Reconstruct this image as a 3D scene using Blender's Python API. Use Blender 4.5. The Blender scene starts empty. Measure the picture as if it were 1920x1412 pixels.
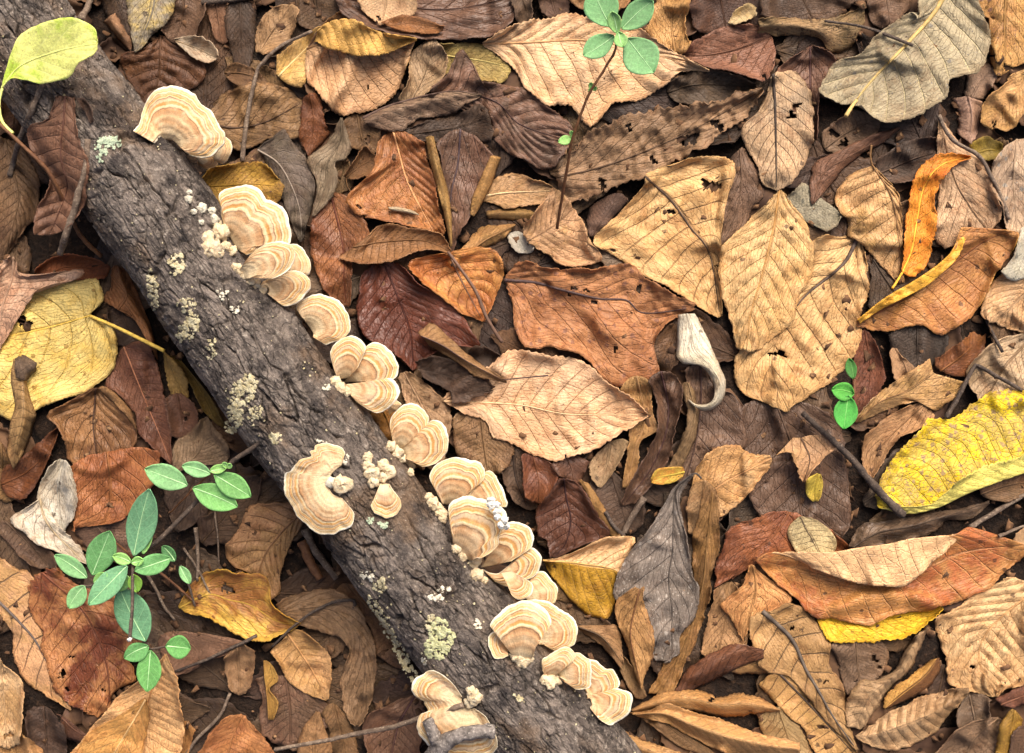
import bpy, math, random
import numpy as np

# ------------------------------------------------------------------ camera, sky, sun, exposure
SC = bpy.context.scene
COL = SC.collection
CAM_H = 0.60                       # metres above the soil
PXM = 0.0003                       # metres per photo pixel at soil level
IMG_W, IMG_H = 1920.0, 1412.0
cam_d = bpy.data.cameras.new('camera'); cam = bpy.data.objects.new('camera', cam_d)
COL.objects.link(cam); SC.camera = cam
cam.location = (0, 0, CAM_H); cam.rotation_euler = (0, 0, 0)
cam_d.sensor_fit = 'HORIZONTAL'; cam_d.sensor_width = 36.0
cam_d.lens = 36.0 * CAM_H / (IMG_W * PXM)
cam_d.clip_start = 0.01; cam_d.clip_end = 60.0

SUN_EL, SUN_AZ = math.radians(46), math.radians(20)      # soft overcast light from the upper right
wd = bpy.data.worlds.new('World'); SC.world = wd; wd.use_nodes = True
nt = wd.node_tree; nt.nodes.clear()
sky = nt.nodes.new('ShaderNodeTexSky'); sky.sky_type = 'NISHITA'; sky.sun_disc = False
sky.sun_elevation = SUN_EL; sky.sun_rotation = SUN_AZ
sky.air_density = 0.5; sky.dust_density = 6.0; sky.ozone_density = 0.3
bg = nt.nodes.new('ShaderNodeBackground'); bg.inputs['Strength'].default_value = 0.075
wo = nt.nodes.new('ShaderNodeOutputWorld')
nt.links.new(sky.outputs[0], bg.inputs[0]); nt.links.new(bg.outputs[0], wo.inputs[0])
sl = bpy.data.lights.new('sun', 'SUN'); sl.energy = 1.5; sl.angle = math.radians(38); sl.color = (1.0, 0.945, 0.85)
so = bpy.data.objects.new('sun', sl); COL.objects.link(so)
so.rotation_euler = (-(math.pi / 2 - SUN_EL), 0, -SUN_AZ)
so.location = (0.4, 0.8, 2.0)
vs = SC.view_settings
vs.view_transform = 'Standard'; vs.look = 'None'; vs.gamma = 1.0; vs.use_curve_mapping = False
vs.exposure = 1.45
SC.cycles.max_bounces = 4; SC.cycles.diffuse_bounces = 3; SC.cycles.glossy_bounces = 2

# ------------------------------------------------------------------ small helpers
random.seed(7)
RNG = np.random.default_rng(11)

def lin(h):
    if not isinstance(h, str): return tuple(h)
    out = []
    for i in (0, 2, 4):
        c = int(h[i:i + 2], 16) / 255.0
        out.append(c / 12.92 if c <= 0.04045 else ((c + 0.055) / 1.055) ** 2.4)
    return tuple(out)

def mul(c, k): return tuple(min(1.0, x * k) for x in c)

def _hash(ix, iy, seed):
    n = (ix.astype(np.int64) * 374761393 + iy.astype(np.int64) * 668265263 + seed * 1442695041) & 0xffffffff
    n = ((n ^ (n >> 13)) * 1274126177) & 0xffffffff
    n = ((n ^ (n >> 16)) * 2246822519) & 0xffffffff
    return ((n ^ (n >> 15)) & 0xffffff) / float(0xffffff)

def noise(x, y, seed=0):
    """smooth gradient noise, about -0.7 .. 0.7"""
    ix = np.floor(x); iy = np.floor(y); fx = x - ix; fy = y - iy
    u = fx * fx * fx * (fx * (fx * 6 - 15) + 10); v = fy * fy * fy * (fy * (fy * 6 - 15) + 10)
    def g(ox, oy):
        a = _hash(ix + ox, iy + oy, seed) * 2 * np.pi
        return np.cos(a) * (fx - ox) + np.sin(a) * (fy - oy)
    return (g(0, 0) * (1 - u) + g(1, 0) * u) * (1 - v) + (g(0, 1) * (1 - u) + g(1, 1) * u) * v

def fbm(x, y, seed=0, o=4):
    s = 0; a = 1.0
    for k in range(o):
        s = s + a * noise(x * 2 ** k, y * 2 ** k, seed + 17 * k); a *= 0.5
    return s

def worley(x, y, seed=0):
    """F1 and F2-F1 of a jittered cell pattern"""
    ix = np.floor(x); iy = np.floor(y)
    f1 = np.full(x.shape, 9.0); f2 = np.full(x.shape, 9.0)
    for ox in (-1, 0, 1):
        for oy in (-1, 0, 1):
            cx = ix + ox; cy = iy + oy
            px = cx + 0.1 + 0.8 * _hash(cx, cy, seed); py = cy + 0.1 + 0.8 * _hash(cx, cy, seed + 5)
            d = np.hypot(px - x, py - y)
            f2 = np.minimum(f2, np.maximum(f1, d)); f1 = np.minimum(f1, d)
    return f1, f2 - f1

def sstep(a, b, x):
    t = np.clip((x - a) / (b - a), 0, 1); return t * t * (3 - 2 * t)

def w2(px, py, z):
    """photo pixel + height above soil (m) -> world x, y"""
    k = PXM * (CAM_H - z) / CAM_H
    return (px - IMG_W / 2) * k, (IMG_H / 2 - py) * k

def pts(s):
    """'x,y x,y,z ...' -> array of x, y (px), z (mm)"""
    r = []
    for p in s.split():
        c = [float(q) for q in p.split(',')]
        r.append(c + [0.0] if len(c) == 2 else c)
    return np.array(r)

def catmull(P, n, fr=None):
    P = np.asarray(P, float)
    if len(P) == 1: return np.repeat(P, n, 0)
    d = np.maximum(np.linalg.norm(np.diff(P[:, :2], axis=0), axis=1), 1e-6)
    t = np.concatenate([[0], np.cumsum(d)]); t /= t[-1]
    q = np.linspace(0, 1, n) if fr is None else fr
    i = np.clip(np.searchsorted(t, q, side='right') - 1, 0, len(P) - 2)
    E = np.vstack([2 * P[0] - P[1], P, 2 * P[-1] - P[-2]])
    f = ((q - t[i]) / (t[i + 1] - t[i]))[:, None]
    a, b, c, e = E[i], E[i + 1], E[i + 2], E[i + 3]
    return 0.5 * (2 * b + (c - a) * f + (2 * a - 5 * b + 4 * c - e) * f * f + (3 * b - a - 3 * c + e) * f ** 3)

def mesh_obj(name, V, F, mat, parent=None, uv=None, attrs=None, smooth=True, origin=None):
    """V (n,3) array, F (m,4) or (m,3) int array or list of such arrays"""
    V = np.asarray(V, np.float64)
    if origin is not None: V = V - np.asarray(origin)
    Fs = F if isinstance(F, list) else [F]
    Fs = [f for f in Fs if len(f)]
    me = bpy.data.meshes.new(name)
    me.vertices.add(len(V)); me.vertices.foreach_set('co', V.astype(np.float32).ravel())
    loops = np.concatenate([f.ravel() for f in Fs]); sizes = np.concatenate([np.full(len(f), f.shape[1]) for f in Fs])
    me.loops.add(len(loops)); me.loops.foreach_set('vertex_index', loops.astype(np.int32))
    me.polygons.add(len(sizes))
    st = np.concatenate([[0], np.cumsum(sizes)[:-1]])
    me.polygons.foreach_set('loop_start', st.astype(np.int32))
    if smooth: me.polygons.foreach_set('use_smooth', np.ones(len(sizes), bool))
    me.update(calc_edges=True); me.validate()
    if uv is not None and len(me.loops) == len(loops):
        ul = me.uv_layers.new(name='UVMap'); ul.data.foreach_set('uv', np.asarray(uv)[loops].astype(np.float32).ravel())
    for k, a in (attrs or {}).items():
        at = me.attributes.new(k, 'FLOAT', 'POINT'); at.data.foreach_set('value', np.asarray(a, np.float32).ravel())
    me.materials.append(mat)
    o = bpy.data.objects.new(name, me); COL.objects.link(o)
    if parent is not None: o.parent = parent
    return o

def root(name, loc, label, cat, group=None, kind=None):
    o = bpy.data.objects.new(name, None); COL.objects.link(o); o.location = loc
    o.empty_display_size = 0.01
    tag(o, label, cat, group, kind); return o

def tag(o, label=None, cat=None, group=None, kind=None):
    if label: o['label'] = label
    if cat: o['category'] = cat
    if group: o['group'] = group
    if kind: o['kind'] = kind
    return o

def tube_arrays(P, R, sides=7, caps=True, wob=0.0, seed=0):
    P = np.asarray(P, float); n = len(P); R = np.broadcast_to(np.asarray(R, float), (n,))
    T = np.gradient(P, axis=0); T /= np.maximum(np.linalg.norm(T, axis=1, keepdims=True), 1e-9)
    up = np.array([0, 0, 1.0]); S = np.cross(T, up)
    bad = np.linalg.norm(S, axis=1) < 1e-3; S[bad] = (1, 0, 0)
    S /= np.linalg.norm(S, axis=1, keepdims=True); U = np.cross(S, T)
    a = np.linspace(0, 2 * np.pi, sides, endpoint=False)
    rr = R[:, None] * (1 + wob * noise(np.arange(n)[:, None] * 0.55 + 0 * a[None], a[None] * 1.3 + 0 * R[:, None], seed))
    V = P[:, None] + rr[..., None] * (np.cos(a)[None, :, None] * S[:, None] + np.sin(a)[None, :, None] * U[:, None])
    uv = np.stack([np.repeat(np.linspace(0, 1, n)[:, None], sides, 1), np.repeat((a / 6.2832)[None], n, 0)], -1)
    V = V.reshape(-1, 3); i = np.arange(n - 1)[:, None] * sides; j = np.arange(sides)[None]; k = (j + 1) % sides
    F = np.stack([i + j, i + k, i + sides + k, i + sides + j], -1).reshape(-1, 4)
    if not caps: return V, [F], uv.reshape(-1, 2)
    V = np.vstack([V, P[:1], P[-1:]]); uvv = np.vstack([uv.reshape(-1, 2), [[0, 0], [1, 0]]]); c0 = n * sides; b = (n - 1) * sides
    jj = np.arange(sides); kk = (jj + 1) % sides
    T1 = np.stack([kk, jj, np.full(sides, c0)], -1); T2 = np.stack([b + jj, b + kk, np.full(sides, c0 + 1)], -1)
    return V, [F, np.vstack([T1, T2])], uvv

# ------------------------------------------------------------------ materials
class NT:
    def __init__(s, name):
        s.m = bpy.data.materials.new(name); s.m.use_nodes = True; s.t = s.m.node_tree; s.t.nodes.clear()
        s.out = s.t.nodes.new('ShaderNodeOutputMaterial'); s.b = s.t.nodes.new('ShaderNodeBsdfPrincipled')
        s.t.links.new(s.b.outputs[0], s.out.inputs[0])
    def put(s, sock, v):
        if hasattr(v, 'node'): s.t.links.new(v, sock)
        elif isinstance(v, (tuple, list)) and len(v) == 3 and sock.type == 'RGBA': sock.default_value = (*v, 1)
        else: sock.default_value = v
    def n(s, kind, **kw):
        x = s.t.nodes.new(kind)
        for k, v in kw.items(): setattr(x, k, v)
        return x
    def math(s, op, a, b=None, c=None, clamp=False):
        x = s.n('ShaderNodeMath', operation=op, use_clamp=clamp); s.put(x.inputs[0], a)
        if b is not None: s.put(x.inputs[1], b)
        if c is not None: s.put(x.inputs[2], c)
        return x.outputs[0]
    def mix(s, f, a, b, bt='MIX'):
        x = s.n('ShaderNodeMix', data_type='RGBA', blend_type=bt); x.clamp_factor = True
        s.put(x.inputs[0], f); s.put(x.inputs[6], a); s.put(x.inputs[7], b); return x.outputs[2]
    def rng(s, v, a, b, c=0.0, d=1.0, sm=True):
        x = s.n('ShaderNodeMapRange', interpolation_type='SMOOTHSTEP' if sm else 'LINEAR')
        for i, q in enumerate((v, a, b, c, d)): s.put(x.inputs[i], q)
        return x.outputs[0]
    def noise(s, vec, sc, det=3.0, rough=0.55, dist=0.0):
        x = s.n('ShaderNodeTexNoise'); s.put(x.inputs['Vector'], vec)
        x.inputs['Scale'].default_value = sc; x.inputs['Detail'].default_value = det
        x.inputs['Roughness'].default_value = rough; x.inputs['Distortion'].default_value = dist
        return x.outputs[0]
    def voro(s, vec, sc, feat='F1', rnd=1.0):
        x = s.n('ShaderNodeTexVoronoi', feature=feat); s.put(x.inputs['Vector'], vec); x.inputs['Scale'].default_value = sc
        x.inputs['Randomness'].default_value = rnd
        return x
    def attr(s, name, typ='GEOMETRY', fac=False):
        x = s.n('ShaderNodeAttribute', attribute_name=name, attribute_type=typ); return x.outputs['Fac' if fac else 'Color']
    def pos(s): return s.n('ShaderNodeNewGeometry').outputs['Position']
    def vmul(s, v, k):
        x = s.n('ShaderNodeVectorMath', operation='MULTIPLY'); s.put(x.inputs[0], v); x.inputs[1].default_value = k; return x.outputs[0]
    def comb(s, a, b, c=0.0):
        x = s.n('ShaderNodeCombineXYZ')
        for i, q in enumerate((a, b, c)): s.put(x.inputs[i], q)
        return x.outputs[0]
    def sep(s, v):
        x = s.n('ShaderNodeSeparateXYZ'); s.put(x.inputs[0], v); return x.outputs
    def uv(s): return s.sep(s.n('ShaderNodeUVMap', uv_map='UVMap').outputs[0])
    def scale(s, col, f):
        x = s.n('ShaderNodeVectorMath', operation='SCALE'); s.put(x.inputs[0], col); s.put(x.inputs['Scale'], f); return x.outputs[0]
    def bump(s, h, st, dist):
        x = s.n('ShaderNodeBump'); s.put(x.inputs['Height'], h); x.inputs['Strength'].default_value = st; x.inputs['Distance'].default_value = dist
        s.t.links.new(x.outputs[0], s.b.inputs['Normal'])
    def done(s, col, rough, spec=0.35):
        s.put(s.b.inputs['Base Color'], col); s.put(s.b.inputs['Roughness'], rough)
        s.b.inputs['Specular IOR Level'].default_value = spec
        return s.m

def leaf_material(name, green=False):
    m = NT(name); P = m.pos(); U, Vv, _ = m.uv()
    av = m.math('ABSOLUTE', m.math('MULTIPLY_ADD', Vv, 2.0, -1.0))
    nv = m.attr('nv', 'OBJECT', True); slt = m.attr('sl', 'OBJECT', True)
    t1 = m.attr('tint', 'OBJECT'); t2 = m.attr('tint2', 'OBJECT'); vc = m.attr('veincol', 'OBJECT'); uc = m.attr('undercol', 'OBJECT')
    spot = m.attr('spot', 'OBJECT', True); side = m.attr('side', 'OBJECT', True); und = m.attr('under', 'GEOMETRY', True)
    vst = m.attr('vstr', 'OBJECT', True)
    big = m.noise(P, 22, 4, 0.6, 0.4); med = m.noise(P, 130, 3, 0.62); fine = m.noise(P, 900, 2, 0.6)
    q = m.math('SUBTRACT', m.math('MULTIPLY', U, nv), m.math('MULTIPLY', av, slt))
    q = m.math('ADD', q, m.math('MULTIPLY', m.math('SUBTRACT', m.noise(P, 60, 2), 0.5), 0.35))
    d = m.math('ABSOLUTE', m.math('SUBTRACT', m.math('FRACT', m.math('ADD', q, 0.5)), 0.5))
    vein = m.math('MULTIPLY', m.rng(d, 0.0, 0.06, 1.0, 0.0), m.rng(av, 0.75, 1.0, 1.0, 0.3))
    midl = m.rng(av, 0.0, 0.03, 1.0, 0.0)
    veins = m.math('MAXIMUM', vein, midl)
    # ladder veins between the side veins, then a fine net
    lad = m.voro(m.comb(m.math('MULTIPLY', q, 1.2), m.math('MULTIPLY', av, 16.0)), 1.0, 'DISTANCE_TO_EDGE').outputs['Distance']
    ladm = m.rng(lad, 0.0, 0.07, 1.0, 0.0)
    net = m.voro(P, 620, 'DISTANCE_TO_EDGE').outputs['Distance']; netm = m.rng(net, 0.0, 0.12, 1.0, 0.0)
    sidef = m.math('MULTIPLY', side, m.rng(Vv, 0.485, 0.515))
    blot = m.rng(m.math('ADD', big, m.math('MULTIPLY', m.math('SUBTRACT', med, 0.5), 0.5)), 0.42, 0.62)
    f = m.math('MAXIMUM', m.math('MULTIPLY', blot, m.attr('mix', 'OBJECT', True)), sidef)
    col = m.mix(f, t1, t2)
    var = m.math('MULTIPLY', m.rng(med, 0.28, 0.72, 0.84, 1.15, False), m.rng(fine, 0.25, 0.75, 0.76, 1.24, False))
    var = m.math('MULTIPLY', var, m.rng(m.noise(P, 38, 2, 0.6, 0.3), 0.3, 0.7, 0.86, 1.12, False))
    col = m.scale(col, var)
    if not green:
        stain = m.math('MULTIPLY', m.rng(m.noise(P, 75, 4, 0.7, 0.6), 0.50, 0.70), m.math('MULTIPLY', m.attr('stain', 'OBJECT', True), 0.5))
        col = m.mix(stain, col, m.mix(1.0, col, (0.46, 0.30, 0.19), 'MULTIPLY'))
        edge = m.rng(m.math('ADD', av, m.math('MULTIPLY', m.math('SUBTRACT', med, 0.5), 0.5)), 0.80, 1.08)
        col = m.mix(m.math('MULTIPLY', edge, 0.45), col, m.mix(1.0, col, (0.58, 0.42, 0.28), 'MULTIPLY'))
    col = m.mix(m.math('MULTIPLY', ladm, 0.34), col, m.mix(1.0, col, (0.6, 0.5, 0.42), 'MULTIPLY'))
    col = m.mix(m.math('MULTIPLY', netm, 0.24), col, m.mix(1.0, col, (0.6, 0.5, 0.42), 'MULTIPLY'))
    col = m.mix(m.math('MULTIPLY', veins, vst), col, vc)
    # spots of mould and decay, each with a shape of its own
    vo = m.voro(P, 210); sp = m.math('MULTIPLY', m.rng(m.math('ADD', vo.outputs['Distance'], m.math('MULTIPLY', m.math('SUBTRACT', fine, 0.5), 0.5)), 0.22, 0.34, 1.0, 0.0),
                m.math('LESS_THAN', m.sep(vo.outputs['Color'])[0], spot))
    vo2 = m.voro(P, 700); sp2 = m.math('MULTIPLY', m.rng(vo2.outputs['Distance'], 0.25, 0.33, 1.0, 0.0), m.math('LESS_THAN', m.sep(vo2.outputs['Color'])[0], spot))
    spm = m.math('MAXIMUM', sp, sp2)
    col = m.mix(m.math('MULTIPLY', spm, 0.72), col, m.attr('spotcol', 'OBJECT'))
    ucol = m.scale(uc, var); ucol = m.mix(m.math('MULTIPLY', veins, 0.35), ucol, m.scale(ucol, 1.35))
    col = m.mix(und, col, ucol)
    gl = m.attr('gloss', 'OBJECT', True)
    rough = m.math('SUBTRACT', m.rng(med, 0.3, 0.7, 0.62, 0.82, False), gl)
    h = m.math('ADD', m.math('MULTIPLY', fine, 0.35), m.math('MULTIPLY', med, 0.6))
    h = m.math('SUBTRACT', h, m.math('ADD', m.math('MULTIPLY', veins, 0.55), m.math('MULTIPLY', ladm, 0.28)))
    m.bump(h, 0.95 if not green else 0.2, 0.0010)
    return m.done(col, rough, 0.4 if not green else 0.3)

def simple_material(name, c1, c2, c3=None, sc=200, rough=0.8, bump=0.6, dist=0.0006, stretch=None, spec=0.25):
    m = NT(name); P = m.pos()
    if stretch: U, Vv, _ = m.uv(); Q = m.comb(m.math('MULTIPLY', U, stretch[0]), m.math('MULTIPLY', Vv, stretch[1]))
    else: Q = m.vmul(P, (sc, sc, sc))
    a = m.noise(Q, 1.0, 6, 0.65, 0.3); b = m.noise(P, sc * 3, 4, 0.6)
    col = m.mix(m.rng(a, 0.35, 0.65), lin(c1), lin(c2))
    if c3: col = m.mix(m.rng(b, 0.55, 0.7), col, lin(c3))
    col = m.scale(col, m.rng(b, 0.25, 0.75, 0.75, 1.22, False))
    m.bump(m.math('ADD', a, m.math('MULTIPLY', b, 0.5)), bump, dist)
    return m.done(col, rough, spec)

def fungus_material():
    m = NT('bracket_fungus'); P = m.pos(); R, S, _ = m.uv()
    sh = m.attr('shift', 'OBJECT', True); gain = m.attr('bands', 'OBJECT', True)
    r = m.math('ADD', R, m.math('MULTIPLY', m.math('SUBTRACT', m.noise(P, 55, 3, 0.62), 0.5), 0.20))
    r = m.math('ADD', r, m.math('MULTIPLY', m.math('SUBTRACT', m.noise(P, 420, 2, 0.5), 0.5), 0.025))
    # rings: a ramp on distance to the rim, squeezed or stretched a little per cap
    rr = m.math('SUBTRACT', 1.0, m.math('MULTIPLY', m.math('SUBTRACT', 1.0, r), m.math('MULTIPLY', gain, 1.4)))
    ra = m.n('ShaderNodeValToRGB'); m.put(ra.inputs[0], rr); cr = ra.color_ramp; cr.interpolation = 'EASE'
    stops = [(0.00, 'e6cfa9'), (0.10, 'd9bb94'), (0.20, 'cda57c'), (0.30, 'd8b78f'), (0.40, 'cfa67d'), (0.47, 'c4966c'), (0.50, '8a6a52'), (0.52, 'd9bd95'),
             (0.555, 'efdcb4'), (0.585, 'd6a566'), (0.625, 'c8965c'), (0.66, 'dcc09c'), (0.70, 'd3b798'), (0.722, '8f7055'), (0.74, 'ecd8ac'), (0.775, 'd39f5e'),
             (0.81, 'dab083'), (0.832, 'a8865f'), (0.855, 'f3e6c2'), (0.885, 'd9ae74'), (0.915, 'ecd6a8'), (0.94, 'dcb886'), (0.965, 'f8eed4'), (1.00, 'fcf7e8')]
    while len(cr.elements) < len(stops): cr.elements.new(0.5)
    for e, (p, c) in zip(cr.elements, stops): e.position = p; k_ = lin(c); e.color = (k_[0] * .84, k_[1] * .80, k_[2] * .74, 1)
    streak = m.noise(m.comb(m.math('MULTIPLY', S, 46.0), m.math('MULTIPLY', R, 3.0), sh), 1.0, 4, 0.7)
    pat = m.noise(P, 130, 3, 0.6); fine = m.noise(P, 1500, 2, 0.6)
    col = m.scale(ra.outputs[0], m.rng(streak, 0.25, 0.75, 0.74, 1.16, False))
    col = m.mix(m.rng(pat, 0.42, 0.72, 0.0, 0.42), col, lin('e9d3ad'))
    grey = m.math('MULTIPLY', m.rng(m.noise(P, 55, 2), 0.5, 0.72), m.rng(R, 0.15, 0.45, 0.0, 0.45))
    col = m.mix(m.math('MULTIPLY', grey, m.rng(R, 0.6, 0.75, 1.0, 0.0)), col, lin('a8998a'))
    col = m.scale(col, m.rng(fine, 0.3, 0.7, 0.88, 1.06, False))
    und = m.attr('under', 'GEOMETRY', True)
    col = m.mix(und, col, lin('efe0c2'))
    m.bump(m.math('ADD', m.math('MULTIPLY', streak, 0.6), m.math('MULTIPLY', fine, 0.8)), 0.55, 0.0006)
    return m.done(col, 0.9, 0.12)

def bark_material():
    m = NT('bark'); P = m.pos(); U, Vv, _ = m.uv()       # metres along and around the log
    Q = m.comb(m.math('MULTIPLY', U, 40.0), m.math('MULTIPLY', Vv, 130.0))
    a = m.noise(Q, 1.0, 7, 0.75, 0.8); b = m.noise(P, 260, 5, 0.72); c = m.noise(P, 26, 3, 0.6); g = m.noise(P, 1100, 3, 0.7)
    fib = m.noise(m.comb(m.math('MULTIPLY', U, 160.0), m.math('MULTIPLY', Vv, 900.0)), 1.0, 4, 0.7, 0.6)
    cell = m.voro(m.comb(m.math('ADD', m.math('MULTIPLY', U, 120.0), m.math('MULTIPLY', b, 0.9)), m.math('ADD', m.math('MULTIPLY', Vv, 330.0), m.math('MULTIPLY', a, 1.2))), 1.0, 'DISTANCE_TO_EDGE').outputs['Distance']
    crk = m.math('MULTIPLY', m.rng(cell, 0.0, 0.10, 1.0, 0.0), m.rng(m.noise(P, 60, 2), 0.45, 0.6))
    col = m.mix(m.rng(a, 0.34, 0.66), lin('463d37'), lin('83766b'))
    col = m.mix(m.rng(b, 0.52, 0.74), col, lin('ab9e90'))
    col = m.mix(m.math('MULTIPLY', m.rng(c, 0.50, 0.66), 0.65), col, lin('6a523b'))
    col = m.mix(m.math('MULTIPLY', m.rng(m.noise(P, 48, 4, 0.65), 0.50, 0.66), 0.75), col, lin('2b2524'))
    col = m.mix(m.rng(g, 0.64, 0.74, 0.0, 0.75), col, lin('b3a697'))
    col = m.scale(col, m.math('MULTIPLY', m.rng(g, 0.3, 0.7, 0.68, 1.32, False), m.rng(fib, 0.3, 0.7, 0.8, 1.18, False)))
    h = m.math('ADD', m.math('ADD', b, m.math('MULTIPLY', g, 0.5)), m.math('MULTIPLY', fib, 0.6))
    m.bump(m.math('SUBTRACT', h, m.math('MULTIPLY', crk, 1.6)), 1.0, 0.0016)
    return m.done(col, m.rng(b, 0.3, 0.7, 0.58, 0.88, False), 0.3)

M_LEAF = leaf_material('dry_leaf'); M_GREEN = leaf_material('living_leaf', True)
M_FUNG = fungus_material(); M_BARK = bark_material()
M_RIB = {}
def rib_material(c):
    if c not in M_RIB:
        l = lin(c) if isinstance(c, str) else c
        m = NT('leaf_rib'); P = m.pos(); n = m.noise(P, 500, 3)
        m.bump(n, 0.4, 0.0003)
        M_RIB[c] = m.done(m.scale(l, m.rng(n, 0.3, 0.7, 0.75, 1.2, False)), 0.65, 0.3)
    return M_RIB[c]
M_TWIG = simple_material('twig_bark', '5a4a3e', '7d6b5a', '94836f', 260, 0.8, 0.7, 0.0008)
M_TWIGD = simple_material('dark_twig_bark', '3d332d', '57493e', '6e5f52', 260, 0.75, 0.7, 0.0008)
M_TWIGR = simple_material('red_twig_bark', '5a3a26', '755034', None, 260, 0.6, 0.4, 0.0005)
M_GREYBARK = simple_material('grey_branch_bark', '57504b', '8a8078', 'a39a90', 240, 0.85, 1.0, 0.0012)
M_SOIL = simple_material('soil', '1a120d', '2c1f16', '3d2c1f', 120, 0.95, 1.0, 0.004)
M_LICH = simple_material('pale_crust', 'b3a47c', 'd6cba8', '857652', 420, 0.95, 1.0, 0.0012)
M_LICHW = simple_material('white_crust', 'c9bfa8', 'e2dac6', 'a89a80', 420, 0.95, 1.0, 0.0012)
M_LICHG = simple_material('green_lichen', 'a9b79c', 'c4cfae', '7f8a62', 420, 0.95, 1.0, 0.0014)
M_LICHY = simple_material('yellow_green_lichen', 'b7b684', 'cfcda2', '918a58', 420, 0.95, 1.0, 0.0012)
M_KNOB = simple_material('fungus_knob', 'cdb48d', 'e0cfae', 'b38d66', 420, 0.95, 0.9, 0.0010)
M_WHITE = simple_material('white_fungus_crust', 'e8e2d4', 'f3efe6', None, 500, 0.95, 0.9, 0.0010)

# ------------------------------------------------------------------ height map of the litter: every leaf lies on what is under it
HX0, HY0, HRES = -0.46, -0.36, 0.0010
HNX, HNY = 920, 720
HM = np.zeros((HNY, HNX)) - 0.002

def h_sample(G, x, y):
    fx = np.clip((x - HX0) / HRES, 0, HNX - 1.01); fy = np.clip((y - HY0) / HRES, 0, HNY - 1.01)
    i = fx.astype(int); j = fy.astype(int); a = fx - i; b = fy - j
    return (G[j, i] * (1 - a) + G[j, i + 1] * a) * (1 - b) + (G[j + 1, i] * (1 - a) + G[j + 1, i + 1] * a) * b

def h_splat(X, Y, Z, up=4):
    """raise the height map under a grid patch"""
    n, m = X.shape
    r = np.linspace(0, n - 1, n * up); c = np.linspace(0, m - 1, m * up)
    def rs(A):
        i = np.clip(r.astype(int), 0, n - 2); f = (r - i)[:, None]; B = A[i] * (1 - f) + A[i + 1] * f
        j = np.clip(c.astype(int), 0, m - 2); g = (c - j)[None]; return B[:, j] * (1 - g) + B[:, j + 1] * g
    x = ((rs(X) - HX0) / HRES).round().astype(int); y = ((rs(Y) - HY0) / HRES).round().astype(int); z = rs(Z)
    ok = (x >= 0) & (x < HNX) & (y >= 0) & (y < HNY)
    np.maximum.at(HM, (y[ok], x[ok]), z[ok])

def dil(G):
    A = G.copy()
    for dx, dy in ((1, 0), (-1, 0), (0, 1), (0, -1)): A = np.maximum(A, np.roll(np.roll(G, dx, 1), dy, 0))
    return A

def blur2(A):
    B = np.pad(A, 1, mode='edge')
    return (B[:-2, 1:-1] + B[2:, 1:-1] + B[1:-1, :-2] + B[1:-1, 2:] + 2 * A) / 6.0

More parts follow.
